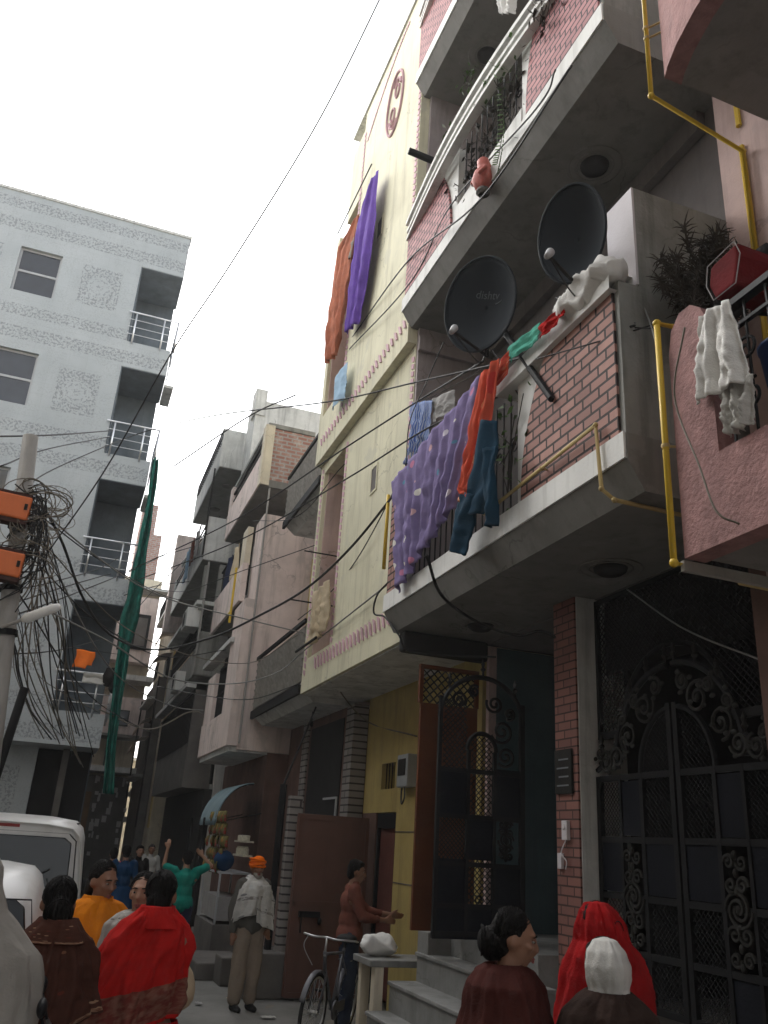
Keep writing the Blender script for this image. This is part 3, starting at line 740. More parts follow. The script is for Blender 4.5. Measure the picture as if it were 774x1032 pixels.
def spiral(mb, fn, cu, cv, rad, turns=1.6, r=.012, a0=0, sg=1, n=26):
    mb.tube([fn(cu + rad*(1-.85*i/n)*math.cos(a0 + sg*turns*2*PI*i/n), cv + rad*(1-.85*i/n)*math.sin(a0 + sg*turns*2*PI*i/n)) for i in range(n+1)], r, 5)

# ================================================================== TILED APARTMENT BLOCK (left)
Lb = thing('apartment_building', 'tall block faced in pale patterned tiles with steel railed corner balconies', 'building', (-4, 20, 0))
Y0 = 20.0; Rx = .70
ops = [(13.65, 16.0), (10.43, 12.9), (7.35, 9.75), (4.22, 6.72)]
mb = MB()
wins = [(-3.30, -2.36, 14.35, 15.68, 0), (-3.45, -2.40, 11.25, 12.70, 0), (-3.40, -2.38, 8.2, 9.6, 0), (-3.4, -2.38, 5.0, 6.4, 0),
        (-6.9, -5.9, 14.35, 15.68, 0), (-6.9, -5.9, 11.25, 12.7, 0), (-6.9, -5.9, 8.2, 9.6, 0), (-6.9, -5.9, 5, 6.4, 0)]
xs = [-9.0, -6.9, -5.9, -3.40, -2.38, -.43]
for i in range(5):
    x0, x1 = xs[i], xs[i+1]
    if i in (1, 3):
        z = 3.5
        for (a, b) in ((5.0, 6.4), (8.2, 9.6), (11.25, 12.7), (14.35, 15.68)):
            mb.box(x0, x1, Y0, Y0+.3, z, a); z = b
        mb.box(x0, x1, Y0, Y0+.3, z, 17.3)
    else: mb.box(x0, x1, Y0, Y0+.3, 3.5, 17.3)
mb.box(-9, -.43, Y0+.3, 30, 3.5, 17.2)
zz = 3.5
for a, b in sorted(ops):
    mb.box(-.43, Rx, Y0, Y0+1.6, zz, a); zz = b
mb.box(-.43, Rx, Y0, Y0+1.6, zz, 17.3)
mb.build('wall', M['tilewall'], Lb)
mb = MB(); mb.box(-.43, Rx-.06, Y0+1.6, 30, 0.2, 17.2); [mb.box(-.428, -.40, Y0+.02, Y0+1.598, a+.01, b-.03) for a, b in ops]; [mb.box(-.428, Rx-.02, Y0+.02, Y0+1.598, b-.025, b-.003) for a, b in ops]  # thin dark plates put the recess shade into reveal and ceiling colour
mb.build('back_wall_and_shade_plates', M['bluedim'], Lb)
mb = MB(); mb.box(-9, -.55, Y0+1.0, 30, 0, 3.497); mb.build('ground_floor_wall', M['tilewall'], Lb)
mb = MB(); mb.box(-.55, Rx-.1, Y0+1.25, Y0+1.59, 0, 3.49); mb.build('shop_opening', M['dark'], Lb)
mb = MB(); mb.box(-.02, .12, Y0+.9, Y0+1.1, 0, 3.49); mb.build('column', M['dimwall'], Lb)
mb = MB(); mb.box(-9.02, Rx+.03, Y0-.03, Y0+.35, 17.3, 17.38); mb.build('coping', M['lightconc'], Lb)
for (x0, x1, z0, z1) in ((-3.40,-2.38,14.35,15.68),(-3.40,-2.38,11.25,12.7),(-3.40,-2.38,8.2,9.6),(-3.40,-2.38,5,6.4),(-6.9,-5.9,14.35,15.68),(-6.9,-5.9,11.25,12.7)):
    mb = MB()
    for a in ((x0, x0+.05), (x1-.05, x1)): mb.box(a[0], a[1], Y0+.10, Y0+.16, z0, z1)
    for a in ((z0, z0+.05), (z1-.05, z1), ((z0+z1)/2-.03, (z0+z1)/2+.03)): mb.box(x0+.05, x1-.05, Y0+.1, Y0+.16, *a)
    fr = mb.build('window', M['aluminium'], Lb)
    mb = MB(); mb.box(x0+.05, x1-.05, Y0+.12, Y0+.14, z0+.05, z1-.05); mb.build('pane', M['window'], fr)
for zb, zt in ops:
    mb = MB()
    yr = Y0 - .06
    for z in (zb+.86,): mb.bar((-.50, yr, z), (Rx+.08, yr, z), .024); mb.bar((Rx+.08, yr, z), (Rx+.08, Y0+1.5, z), .024)
    for z in (zb+.2, zb+.42, zb+.64): mb.bar((-.46, yr, z), (Rx+.08, yr, z), .010, 5); mb.bar((Rx+.08, yr, z), (Rx+.08, Y0+1.5, z), .010, 5)
    for x in (-.30, .42, Rx+.08): mb.bar((x, yr, zb-.08), (x, yr, zb+.86), .021)
    for y in (Y0+.7, Y0+1.45): mb.bar((Rx+.08, y, zb-.08), (Rx+.08, y, zb+.86), .021)
    mb.build('railing', M['steel'], Lb, smooth=True)
mb = MB(); mb.box(Rx+.002, Rx+.25, Y0+.4, Y0+1.5, 12.78, 12.86); mb.build('side_ledge', M['lightconc'], Lb); mb = MB(); mb.box(Rx+.002, Rx+.25, Y0+.4, Y0+1.5, 9.62, 9.70); mb.build('side_ledge', M['lightconc'], Lb)

# green netting down the corner
npx = [(157,462,.08),(153,498,.11),(144,550,.14),(136,600,.20),(127,640,.22),(120,690,.15),(112,750,.12),(109,800,.14)]
def netp(u, v):
    k = v*(len(npx)-1); i = min(int(k), len(npx)-2); f = k - i
    a = atY(npx[i][0], npx[i][1], 19.62); b = atY(npx[i+1][0], npx[i+1][1], 19.62)
    p = a.lerp(b, f); w = npx[i][2]*(1-f) + npx[i+1][2]*f
    return p + Vector(((u-.5)*2*w*(.8+.35*nz((v*9, 3, 0))), .10*math.sin(u*11 + v*5) + .08*nz((u*4, v*12, 1)), .0))
mb = MB(); mb.sheet(netp, 14, 50)
single('debris_netting', mb, M['net'], 'long green netting hanging down the corner of the tiled block', 'netting', (.8, 19.62, 2.6), solid=.008, smooth=True)
p = atY(85, 664, 19.9)
mb = MB(); mb.sheet(lambda u, v: p + Vector(((u-.5)*.40 + .02*math.sin(v*5), .02*math.sin(u*7), .19 - v*.40*(1 - .22*(u > .72)) + .015*math.sin(u*6))), 16, 10)
single('hanging_cloth', mb, M['c_brightorange'], 'small bright orange cloth hanging in the lowest tiled balcony', 'cloth', tuple(p), solid=.01, smooth=True)
mb = MB(); mb.bar(p + Vector((-.4, .02, .22)), p + Vector((.7, .02, .2)), .006, 5)
single('clothes_line', mb, M['cable'], 'short clothes line carrying the bright orange cloth in the lowest tiled balcony', 'clothes line', tuple(p + Vector((0, 0, .2))))
p2 = atY(97, 681, 19.93)
mb = MB(); mb.sheet(lambda u, v: p2 + Vector(((u-.5)*.55, (.14*abs(v-.5)*2 - .07)*(1 if v < .5 else -1) - .02, .06 - abs(v-.45)*.45 + .04*nz((u*5, v*5, 2)))), 10, 10)
single('draped_laundry', mb, M['c_offwhite'], 'greyish white laundry bunched over the rail of the lowest tiled balcony', 'laundry', tuple(p2), solid=.012, smooth=True)
p3 = atY(111, 682, 19.85)
mb = MB(); mb.ell(p3, (.17, .13, .22), 14, 10); mb.ell(p3 + Vector((.1, 0, -.2)), (.12, .1, .14), 12, 8)
for v in mb.bm.verts: v.co += Vector((nz(v.co*7), nz(v.co*7, 2), nz(v.co*7, 3)))*.05
single('tied_bundle', mb, M['c_black'], 'dark bundle tied at the knot of the green netting', 'bundle', tuple(p3), smooth=True)

# ================================================================== YELLOW HOUSE (A)
A = thing('yellow_house', 'narrow tall yellow house with pink leaf borders and a spiral medallion near its roof', 'building', (4.2, 10.4, 0))
XA, XU = 3.2, 3.08
mb = MB()
mb.box(XA, 9, 8.42, 11.2, 3.95, 7.74)
mb.box(XA, 9, 12.35, 12.58, 3.95, 7.74)
mb.box(XA, 9, 11.2, 12.35, 3.95, 4.45); mb.box(XA, 9, 11.2, 12.35, 7.55, 7.74)
mb.box(XU, 9, 8.42, 11.3, 7.74, 14.4)
mb.box(XU, 9, 12.4, 12.58, 7.74, 12.4)
mb.box(XU, 9, 11.3, 12.4, 7.74, 8.6)
mb.box(XU+.003, 9, 11.3, 12.0, 12.4, 14.0)
wl = mb.build('wall', M['yellow'], A)
mb = MB(); mb.box(3.95, 9, 11.2, 12.35, 4.45, 7.55); mb.box(3.95, 9, 11.3, 12.4, 8.6, 12.4)
mb.box(XA+.06, 3.95, 12.30, 12.348, 4.45, 7.55); mb.box(XU+.06, 3.95, 12.352, 12.398, 8.6, 12.4)
mb.build('recess_wall', M['pinkwall'], A)
mb = MB(); mb.box(XA+.01, 9, 8.36, 8.415, 4.4, 14.0); mb.build('side_wall', M['mauve'], A)
mb = MB(); mb.box(XA-.0, 4.2, 8.30, 8.36, 7.60, 7.80); mb.build('side_ledge', M['mauve'], A)
mb = MB(); mb.box(XA+.05, 4.19, 8.45, 12.55, 3.93, 3.949); mb.build('soffit', M['lightconc'], A)
mb = MB(); mb.box(XU-.03, 3.4, 8.40, 12.0, 14.4, 14.46); mb.build('coping', M['lightconc'], A)
for a_ in ((8.47, 11.95, 4.20, 4.40, XA, .15, .085, .07, False, .02), (8.47, 12.45, 7.98, 8.16, XU, .15, .085, .07, False, .02),
           (8.44, 0, 4.45, 7.7, XA), (8.44, 0, 8.2, 14.3, XU), (11.08, 0, 4.45, 7.7, XA), (12.40, 0, 4.2, 7.7, XA), (11.19, 0, 8.2, 13.9, XU)):
    mb = MB(); tb(mb, *a_); mb.build('leaf_border', M['pinktrim'], A)
mb = MB()
for i in range(36):
    y = 9.2 + i*.06; z = 14.25 - .9*(i/36)**1.6
    if y < 11.1: mb.obox((XU-.006, y, z), (1,0,0), (0,1,.5), (0,-.5,1), .006, .035, .03)
mb.build('leaf_border', M['pinktrim'], A)
mb = MB(); fa = lambda u, v: Vector((XU-.012, 9.62 - u, 12.95 + v))
mb.tube([fa(.36*math.cos(a*2*PI/40), .62*math.sin(a*2*PI/40)) for a in range(40)], .022, 6, closed=True)
for q in (1, -1):
    mb.tube([fa(q*(.10 + .15*math.cos(t)*(1-t/12)), q*(.20 + .24*math.sin(t)*(1-t/12))) for t in [i*.3 for i in range(28)]], .018, 6)
    mb.tube([fa(q*(.24*math.cos(t)), .50*math.sin(t)*q) for t in [.5 + i*.2 for i in range(9)]], .014, 6)
mb.build('spiral_medallion', M['pinkfaint'], A)
for (y, z, X) in ((9.72, 6.2, XA), (9.95, 10.5, XU)):
    mb = MB(); 
    for q in ((y-.13, y-.10, z, z+.40), (y+.10, y+.13, z, z+.40), (y-.1, y+.1, z, z+.03), (y-.1, y+.1, z+.37, z+.40)): mb.box(X-.012, X+.02, *q)
    vf = mb.build('ventilator', M['yellow'], A)
    mb = MB(); mb.box(X-.004, X-.001, y-.1, y+.1, z+.03, z+.37); mb.build('vent_opening', M['dimwall'], vf)
# ground floor of the yellow house
mb = MB()
mb.box(4.2, 9, 8.42, 10.86, 0, 3.93)
mb.box(4.2, 9, 10.86, 11.62, 2.30, 2.60); mb.box(4.2, 9, 10.86, 10.98, 2.60, 2.94); mb.box(4.2, 9, 11.50, 11.62, 2.60, 2.94); mb.box(4.2, 9, 10.86, 11.62, 2.94, 3.93)
mb.box(4.2, 9, 11.62, 12.2, 2.30, 3.93)
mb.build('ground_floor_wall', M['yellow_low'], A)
mb = MB(); mb.box(4.2, 9, 11.62, 12.2, 0, 2.297); mb.build('dark_wall', M['brownwall'], A)
mb = MB()
for y in (10.87, 11.56): mb.box(4.22, 4.34, y, y+.055, 0, 2.29)
mb.box(4.22, 4.34, 10.925, 11.56, 2.1, 2.29); fr = mb.build('door_frame', M['iron'], A)
mb = MB(); mb.box(4.26, 4.30, 10.925, 11.56, .1, 2.1); d = mb.build('door', M['reddoor'], fr, bevel=.005)
mb = MB(); mb.box(4.5, 4.6, 10.98, 11.5, 2.6, 2.94); mb.build('ventilator_back', M['dark'], A)
mb = MB(); 
for k in range(4): mb.bar((4.24, 11.08 + k*.11, 2.6), (4.24, 11.08 + k*.11, 2.94), .008)
mb.build('ventilator_bars', M['iron'], A)
mb = MB()
for z in (1.45, 2.05): mb.box(4.192, 4.199, 8.45, 10.85, z, z+.012)
mb.build('wall_joint', M['dimwall'], A)
# swung-out sheet metal leaf (fixed to the yellow house)
mb = MB(); mb.box(3.10, 4.12, 11.66, 11.70, .05, 2.22); 
shl = mb.build('sheet_door', M['brownsheet'], A, bevel=.006); shl['label'] = 'brown sheet metal door leaf standing open across the pavement'
mb = MB()
for z in (.07, 1.12, 2.18): mb.box(3.12, 4.1, 11.645, 11.659, z-.03, z+.03)
for x in (3.12, 4.07): mb.box(x, x+.05, 11.645, 11.659, .1, 2.15)
mb.build('stiffener', M['brownsheet'], shl)
mb = MB(); mb.box(3.22, 3.50, 11.60, 11.658, .96, 1.03); mb.ell((3.5, 11.61, .92), (.03,.025,.045), 8, 6); mb.bar((3.25, 11.6, 1.0), (3.25, 11.6, .78), .01)
mb.build('bolt', M['iron'], shl)

# ================================================================== BRICK PANEL HOUSE (B)
B = thing('brick_panel_house', 'house with stacked grey balconies fronted by pink brick panels, over the marble steps', 'building', (4.2, 6.2, 0))
XB = 3.0
mb = MB(); mb.box(4.2, 10, 3.98, 8.35, 4.02, 7.94); mb.box(4.2, 10, 3.98, 8.35, 7.94, 16.2); mb.build('wall', M['bwall'], B)
def panel(y0, y1, z0, z1, name, m, curve_low=True, amt=.38, X=XB):
    """brick panel with a concave inner edge; y1 is the straight outer edge, y0 the curved inner one"""
    n = 10; poly = [(y1, z0), (y1, z1)]
    s = 1 if y0 > y1 else -1
    for i in range(n+1):
        t = 1 - i/n
        poly.append((y0 - s*amt*t**2.2, z0 + (z1-z0)*t))
    mb = MB(); mb.prism(poly, lambda u, v, d: Vector((X + d, u, v)), 0, .12)
    return mb.build(name, m, B)
for i, z0 in enumerate((4.03, 7.95, 11.87)):
    mb = MB(); mb.prism([(4.22, z0), (3.12, z0), (XB, z0+.20), (XB, z0+.39), (4.22, z0+.39)], lambda u, v, d: Vector((u, d, v)), 4.02, 8.43 - .0)
    mb.build('balcony_slab', M['soffit'], B)
    mb = MB(); mb.box(XB-.018, XB-.001, 4.03, 8.44, z0+.21, z0+.40); mb.build('fascia', M['whitewash'] if i else M['whitewash'], B)
    # ceiling roses
    for (hx, hy) in ([(3.93, 5.4), (3.88, 7.6)] if i == 0 else [(3.80, 5.2), (3.75, 7.45)]):
        mb = MB()
        mb.lathe([(.25, -.0), (.258, -.008), (.24, -.010), (.232, -.002)], (hx-.12, hy, z0), n=28); mb.lathe([(.175, 0), (.182, -.008), (.165, -.010), (.16, 0)], (hx-.12, hy, z0), n=28)
        ring = mb.build('ceiling_rose', M['soffit'], B, smooth=True)
        mb = MB(); mb.lathe([(.135, -.002), (.125, -.03), (.09, -.055), (0, -.065)], (hx-.12, hy, z0), n=22); mb.build('lamp_bowl', M['dark'], ring, smooth=True)
    zp = z0 + .40
    top = zp + 1.12
    bm_ = M['brickpanel'] if i == 0 else M['brickpanel2']
    if i == 0:
        panel(5.40, 4.10, zp, top, 'brick_panel', bm_); panel(8.02, 8.40, zp, top+.1, 'brick_panel', bm_, amt=.05)
    else:
        panel(5.30, 4.10, zp, top+.2, 'brick_panel', bm_, amt=.30); panel(7.02, 8.40, zp, top, 'brick_panel', bm_, amt=-.42 if False else .35)
    # white plaster behind the curved edges, low white kerb and handrail
    mb = MB()
    if i == 0:
        mb.box(XB+.03, XB+.11, 4.95, 5.50, zp, top+.0); mb.build('balcony_pier', M['whitewash'], B); mb = MB(); mb.box(XB+.03, XB+.11, 7.94, 8.1, zp, top)
    else:
        mb.box(XB+.03, XB+.11, 4.9, 5.42, zp, top+.1); mb.build('balcony_pier', M['whitewash'], B); mb = MB(); mb.box(XB+.03, XB+.11, 6.90, 7.5, zp, top); mb.build('balcony_pier', M['whitewash'], B); mb = MB()
        mb.box(XB+.02, XB+.10, 5.42, 6.90, zp, zp+.26)
    mb.build('balcony_pier', M['whitewash'], B)
    mb = MB(); nn = 26; zr = (5.55 if i == 0 else zp + 1.16)
    bow = .0 if i == 0 else .13
    y0r, y1r = (4.06, 5.75) if i == 0 else (4.4, 8.42)
    def railx(t): return XB - .02 - bow*math.sin(PI*t)
    for (dx, z1, z2, w) in (((-.03, zr, zr+.15, .20), ) if i == 0 else ((-.02, zr, zr+.06, .14), (-.0, zr-.12, zr-.07, .10), (.0, zr-.24, zr-.19, .10))):
        mb.sheet(lambda u, v: Vector((railx(v)+dx + (w if u in (.5, .75) else 0), y0r + (y1r-y0r)*v, z2 if u in (.25, .5) else z1)), 4, nn, closed=True)
    mb.build('handrail', M['whitewash'] if i == 0 else M['fascia'] if i == 9 else M['whitewash'], B)
    mb = MB(); fg = lambda u, v: Vector((XB+.07, u, v))
    ya, yb = (5.5, 7.95) if i == 0 else (5.42, 6.95)
    for k in range(int((yb-ya)/.13)): mb.bar(fg(ya+.06+k*.13, zp+(.0 if i == 0 else .26)), fg(ya+.06+k*.13, zr), .008, 5)
    for k in range(int((yb-ya)/.26)): spiral(mb, fg, ya+.13+k*.26, zp+.62, .09, 1.5, .007, a0=k)
    if i == 0: mb.bar(fg(5.5, 5.72), fg(8.0, 5.72), .02)
    mb.build('grille', M['iron'], B)
    # side wall
    mb = MB(); mb.box(XB+.02, 4.2, 4.05, 4.19, z0+.20 if i else 4.24, zp+1.2); sw = mb.build('side_wall', M['concrete'], B)
    if i == 0:
        mb = MB(); mb.box(3.205, 4.195, 4.06, 4.38, 5.625, 6.53); mb.build('partition_wall', M['concrete'], B)
        mb = MB(); mb.box(3.185, 3.204, 4.06, 4.38, 5.66, 6.53); mb.build('partition_edge', M['whitepanel'], B)
mb = MB(); mb.box(4.1, 4.19, 4.3, 8.3, 7.72, 7.94); mb.build('lintel_beam', M['bwall'], B)
mb = MB(); mb.box(3.15, 4.15, 8.18, 8.34, 3.80, 4.02); mb.build('shadow_gap_box', M['dark'], B, bevel=.03)  # dark box painted in for the shadowed gap between the two soffits
# ground floor: pillar, teal passage, dark room
mb = MB(); mb.box(4.0, 4.46, 6.20, 6.54, 0, 4.025); mb.build('pillar', M['lightconc'], B)
mb = MB(); mb.box(3.98, 3.999, 6.21, 6.55, 0, 4.02); mb.build('pillar_facing', M['pillarbrick'], B)
mb = MB(); mb.box(4.30, 8, 8.30, 8.345, .9, 4.0); mb.build('passage_wall', M['teal'], B)
mb = MB(); mb.box(4.21, 4.30, 8.28, 8.345, .9, 4.0); mb.build('passage_trim', M['pinkwall'], B)
mb = MB(); mb.box(7.0, 7.1, 6.5, 8.3, .9, 4.0); mb.build('passage_back', M['dimwall'], B)
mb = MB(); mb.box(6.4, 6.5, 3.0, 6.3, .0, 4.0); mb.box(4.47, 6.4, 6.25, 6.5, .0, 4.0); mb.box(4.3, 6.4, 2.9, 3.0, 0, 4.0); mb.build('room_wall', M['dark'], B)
mb = MB(); mb.box(4.05, 4.4, 3.95, 4.2, 0, 4.02); mb.build('pillar', M['brownwall'], B)
mb = MB(); mb.box(3.8, 7, 6.56, 8.28, 0, 1.14); mb.build('plinth', M['marble'], B)
mb = MB(); mb.box(4.25, 6.4, 4.2, 6.2, 0, .9); mb.build('room_floor', M['dimwall'], B)
mb = MB(); mb.box(5.6, 5.7, 6.56, 7.2, 1.14, 1.6); mb.box(5.2, 5.6, 6.56, 7.4, 1.14, 1.38); mb.box(5.05, 5.25, 7.5, 7.8, 1.14, 1.62); mb.build('inner_step', M['lightconc'], B)
mb = MB(); mb.box(3.955, 3.979, 6.27, 6.53, 2.36, 2.72); np_ = mb.build('nameplate', M['greyiron'], B, bevel=.004)
mb = MB()
for k in range(4): mb.box(3.951, 3.9545, 6.31, 6.31+.18-.03*(k % 2), 2.42+k*.07, 2.432+k*.07)
mb.build('lettering', M['dishgrey'], np_)
mb = MB(); mb.box(3.945, 3.979, 6.34, 6.42, 2.0, 2.15); mb.lathe([(.0,.012),(.02,.01),(.025,0)], (3.945, 6.38, 2.1), (-1,0,0), 10)
mb.tube(spline([(3.96,6.38,2.0),(3.94,6.42,1.9),(3.95,6.36,1.84),(3.96,6.39,1.78)]), .006, 5); mb.box(3.95, 3.979, 6.44, 6.5, 1.78, 1.9)
mb.build('door_bell', M['whitepanel'], B, bevel=.005)

# marble steps
st = thing('marble_steps', 'grey marble steps climbing to the gated doorway of the brick panel house', 'steps', (3.4, 7.4, 0))
for k, (x, z) in enumerate(((2.80, .19), (3.05, .44), (3.26, .69), (3.53, .94))):
    mb = MB(); mb.box(x+.02, 3.80, 5.9 if k < 2 else 6.3, 8.42, (0, .19, .44, .69)[k], z-.035); mb.build('riser', M['marble'], st)
    mb = MB(); mb.box(x, 3.80, 5.88 if k < 2 else 6.28, 8.44, z-.035, z); mb.build('tread', M['marble'], st, bevel=.008)
mb = MB(); mb.box(3.56, 4.2, 8.2, 8.46, .0, 1.13); mb.build('side_block', M['marble'], st, bevel=.01)
# raised slab beside the steps
sl = thing('stone_bench', 'pale stone slab bench on cream supports, left of the marble steps', 'bench', (3.3, 9.1, 0))
mb = MB(); mb.box(3.10, 4.18, 8.50, 9.02, .79, .85); mb.build('slab', M['marble'], sl, bevel=.008)
mb = MB(); mb.box(3.16, 3.25, 8.52, 8.62, 0, .79); mb.build('leg', M['plaster'], sl)
mb = MB(); mb.box(3.16, 3.25, 8.90, 8.99, 0, .79); mb.build('leg', M['plaster'], sl)
mb = MB(); mb.box(3.9, 4.15, 8.52, 9.0, 0, .79); mb.build('support_wall', M['dimwall'], sl)
pb = Vector((3.30, 8.84, .95))
mb = MB(); mb.ell(pb, (.21, .14, .105), 48, 30)
for v in mb.bm.verts:
    q = v.co - pb; r0 = (1-abs(nz(q*9, 4)))**3; v.co += Vector((nz(q*6), nz(q*6, 1), nz(q*6, 2)*.7))*.05 + q*(.12*r0 - .07 + .06*nz(q*26, 5))
    v.co.z = max(v.co.z, .853)
single('cloth_bundle', mb, M['c_white'], 'crumpled white bundle lying on the stone slab bench', 'bundle', (3.30, 8.84, .85), smooth=True)

# ================================================================== GATES
fy = lambda X: (lambda u, v: Vector((X, u, v)))
def ornament_panel(mb, fn, cu, cv, w, h, r=.010):
    for s in (-1, 1):
        for k, (du, dv, rad) in enumerate(((.5,.78,.30),(.45,.40,.34),(.45,-.40,.34),(.5,-.78,.30))):
            spiral(mb, fn, cu + s*du*w*.75, cv + dv*h, rad*w*1.1, 1.4, r, a0=PI*(k % 2), sg=s)
    for k in range(7): 
        c = fn(cu, cv - h*.9 + k*h*.3); mb.ell(c, (.02, .02, .03), 8, 6)
    spiral(mb, fn, cu, cv, w*.8, 1.2, r); spiral(mb, fn, cu, cv, w*.8, 1.2, r, a0=PI)
G = thing('double_gate', 'large black double gate with arched crest and grey scroll castings', 'gate', (4.15, 5.2, .9))
XG = 4.16; gy0, gy1, gc = 4.22, 6.19, 5.2
for side, (a, b) in (('l', (gc+.012, gy1)), ('r', (gy0, gc-.012))):
    mb = MB(); f = fy(XG); w = b - a
    inner = (lambda t: a + t*w) if side == 'l' else (lambda t: b - t*w)   # t=0 at the meeting edge
    T = lambda t0, t1, z0, z1, d=.02: mb.box(XG-d, XG+d, min(inner(t0), inner(t1)), max(inner(t0), inner(t1)), z0, z1)
    for t0, t1 in ((0, .05), (.95, 1), (.38, .42), (.66, .69)): T(t0, t1, .9, 2.5 if t0 > .3 else 2.98)
    for z in (.92, 1.25, 1.62, 2.02, 2.48): T(.05, .95, z-.022, z+.022, .017)
    # arch of the inner opening and of the crest
    mb.tube([f(inner(.41*math.sin(k*PI/28)), 2.50 + .45*math.cos(k*PI/28)) for k in range(15)], .022, 6)
    mb.tube([f(inner(.02 + .70*math.sin(k*PI/28)), 2.55 + .72*math.cos(k*PI/28)) for k in range(15)], .026, 6)
    mb.tube([f(inner(.70 + .30*k/6), 2.55 + .14*(1-k/6)) for k in range(7)], .022, 6)
    leaf = mb.build('gate_leaf', M['iron'], G)
    for (t0, t1, z0, z1) in ((.42, .66, 2.05, 2.45), (.05, .38, 1.65, 2.0), (.69, .95, 1.65, 2.0), (.42, .66, .95, 1.22)):
        mb = MB(); mb.box(XG-.008, XG+.008, min(inner(t0), inner(t1)), max(inner(t0), inner(t1)), z0, z1)
        mb.build('sheet_panel', M['ironpanel'], leaf)
    mb = MB()
    ua, ub = sorted((inner(.05), inner(.38)))
    lattice(mb, f, ua, ub, 2.02, 2.9, .045, .0035, clip=lambda u, v: v < 2.5 or ((u-gc)/(.41*w))**2 + ((v-2.5)/.45)**2 < 1)
    mb.build('wire_mesh', M['iron'], leaf); mb = MB(); lattice(mb, f, ua, ub, .95, 1.6, .045, .0035); mb.build('wire_mesh', M['iron'], leaf); mb = MB()
    ua, ub = sorted((inner(.69), inner(.95)))
    lattice(mb, f, ua, ub, 2.05, 2.45, .04, .003); mb.build('wire_mesh', M['iron'], leaf); mb = MB(); lattice(mb, f, ua, ub, .95, 1.6, .045, .0035)
    mb.build('wire_mesh', M['iron'], leaf)
    mb = MB(); fo = fy(XG-.022)
    ornament_panel(mb, fo, inner(.54), 1.62, .15, .36, .012); mb.build('scroll_casting', M['greyiron'], leaf); mb = MB()
    s = 1 if side == 'l' else -1
    for (t, z, r_) in ((.30, 2.98, .13), (.52, 2.78, .12), (.68, 2.63, .085), (.84, 2.60, .09), (.15, 3.12, .07), (.92, 2.68, .05), (.60, 2.92, .06), (.42, 3.05, .06)):
        spiral(mb, fo, inner(t), z, r_, 1.7, .013, a0=t*9, sg=s)
        mb.ell(fo(inner(t), z), (.014, .022, .022), 8, 6)
        for q in range(3): mb.ell(fo(inner(t) + .08*math.cos(t*20+q*2.1), z + .09*math.sin(t*20+q*2.1)), (.01, .03, .018), 6, 5)
    mb.build('scroll_casting', M['greyiron'], leaf)
    mb = MB()
    for t in (.04, .28, .5, .72, .93): 
        z = 2.55 + (.72*math.sqrt(max(0, 1-((t-.02)/.70)**2)) if t < .70 else .12)
        mb = MB(); mb.lathe([(.012, 0), (.012, .05), (.026, .07), (.012, .09), (.02, .12), (0, .17)], f(inner(t), z), n=8); mb.build('finial', M['greyiron'], leaf)
# mesh screen over the gate
sg = thing('gate_screen', 'black diamond mesh screen with arched cut filling the opening above the double gate', 'screen', (4.18, 5.2, 2.9))
mb = MB(); XS = 4.2; f = fy(XS)
arch = lambda u, v: ((u-5.25)/.62)**2 + ((v-2.80)/.62)**2 > 1
lattice(mb, f, 4.22, 6.2, 2.82, 4.0, .055, .0055, clip=arch); mb.build('wire_mesh', M['iron'], sg)
mb = MB(); mb.box(XS-.02, XS+.02, 6.17, 6.2, 2.8, 4.0); mb.box(XS-.02, XS+.02, 4.22, 6.17, 3.96, 4.0); mb.box(XS-.02, XS+.02, 5.88, 6.17, 2.80, 2.86); mb.box(XS-.02, XS+.02, 4.22, 4.62, 2.8, 2.86)
mb.tube([f(5.25 + .62*math.cos(a*PI/20), 2.82 + .62*math.sin(a*PI/20)) for a in range(21)], .025, 6)
mb.build('frame', M['iron'], sg)
mb = MB(); mb.box(4.27, 4.28, 4.22, 6.18, 3.35, 4.0); mb.build('backing_sheet', M['dark'], sg)

# open leaf at the stair head
E_ = thing('open_gate', 'narrow black ornate gate leaf standing open at the top of the marble steps', 'gate', (4.05, 7.35, 1.14))
YG = 7.35; fx = lambda u, v: Vector((u, YG, v))
x0, x1 = 3.22, 4.12
mb = MB()
for a, b in ((x0, x0+.035), (x1-.05, x1), (x0+.30, x0+.33), (x0+.57, x0+.60)): mb.box(a, b, YG-.018, YG+.018, 1.16, 3.22 if a in (x0, x1-.05) else 2.75)
for z in (1.20, 1.42, 1.76, 2.16, 2.56): mb.box(x0, x1, YG-.015, YG+.015, z-.02, z+.02)
cx = (x0+x1)/2
mb.tube([fx(cx + .44*math.cos(a*PI/24), 3.02 + .42*math.sin(a*PI/24)) for a in range(25)], .024, 6)
mb.tube([fx(cx + .15*math.cos(a*PI/24), 2.75 + .16*math.sin(a*PI/24)) for a in range(25)], .022, 6)
mb.build('frame', M['iron'], E_)
for (a, b, z0, z1) in ((x0+.035, x1-.05, 1.16, 1.40), (x0+.035, x0+.30, 2.18, 2.54), (x0+.60, x1-.05, 2.18, 2.60), (x0+.33, x0+.57, 1.80, 2.14), (x0+.60, x1-.05, 1.44, 1.74), (x0+.035, x0+.30, 1.44, 1.80)):
    mb = MB(); mb.box(a, b, YG-.007, YG+.007, z0, z1); mb.build('sheet_panel', M['ironpanel'], E_)
for q in ((x0+.33, x0+.57, 2.16, 2.88, .05, .005), (x0+.33, x0+.57, 1.42, 1.8, .05, .005), (x0+.04, x0+.3, 2.56, 3.2, .05, .006), (x0+.04, x0+.3, 1.8, 2.16, .04, .005)):
    mb = MB(); lattice(mb, fx, *q); mb.build('wire_mesh', M['iron'], E_)
mb = MB()
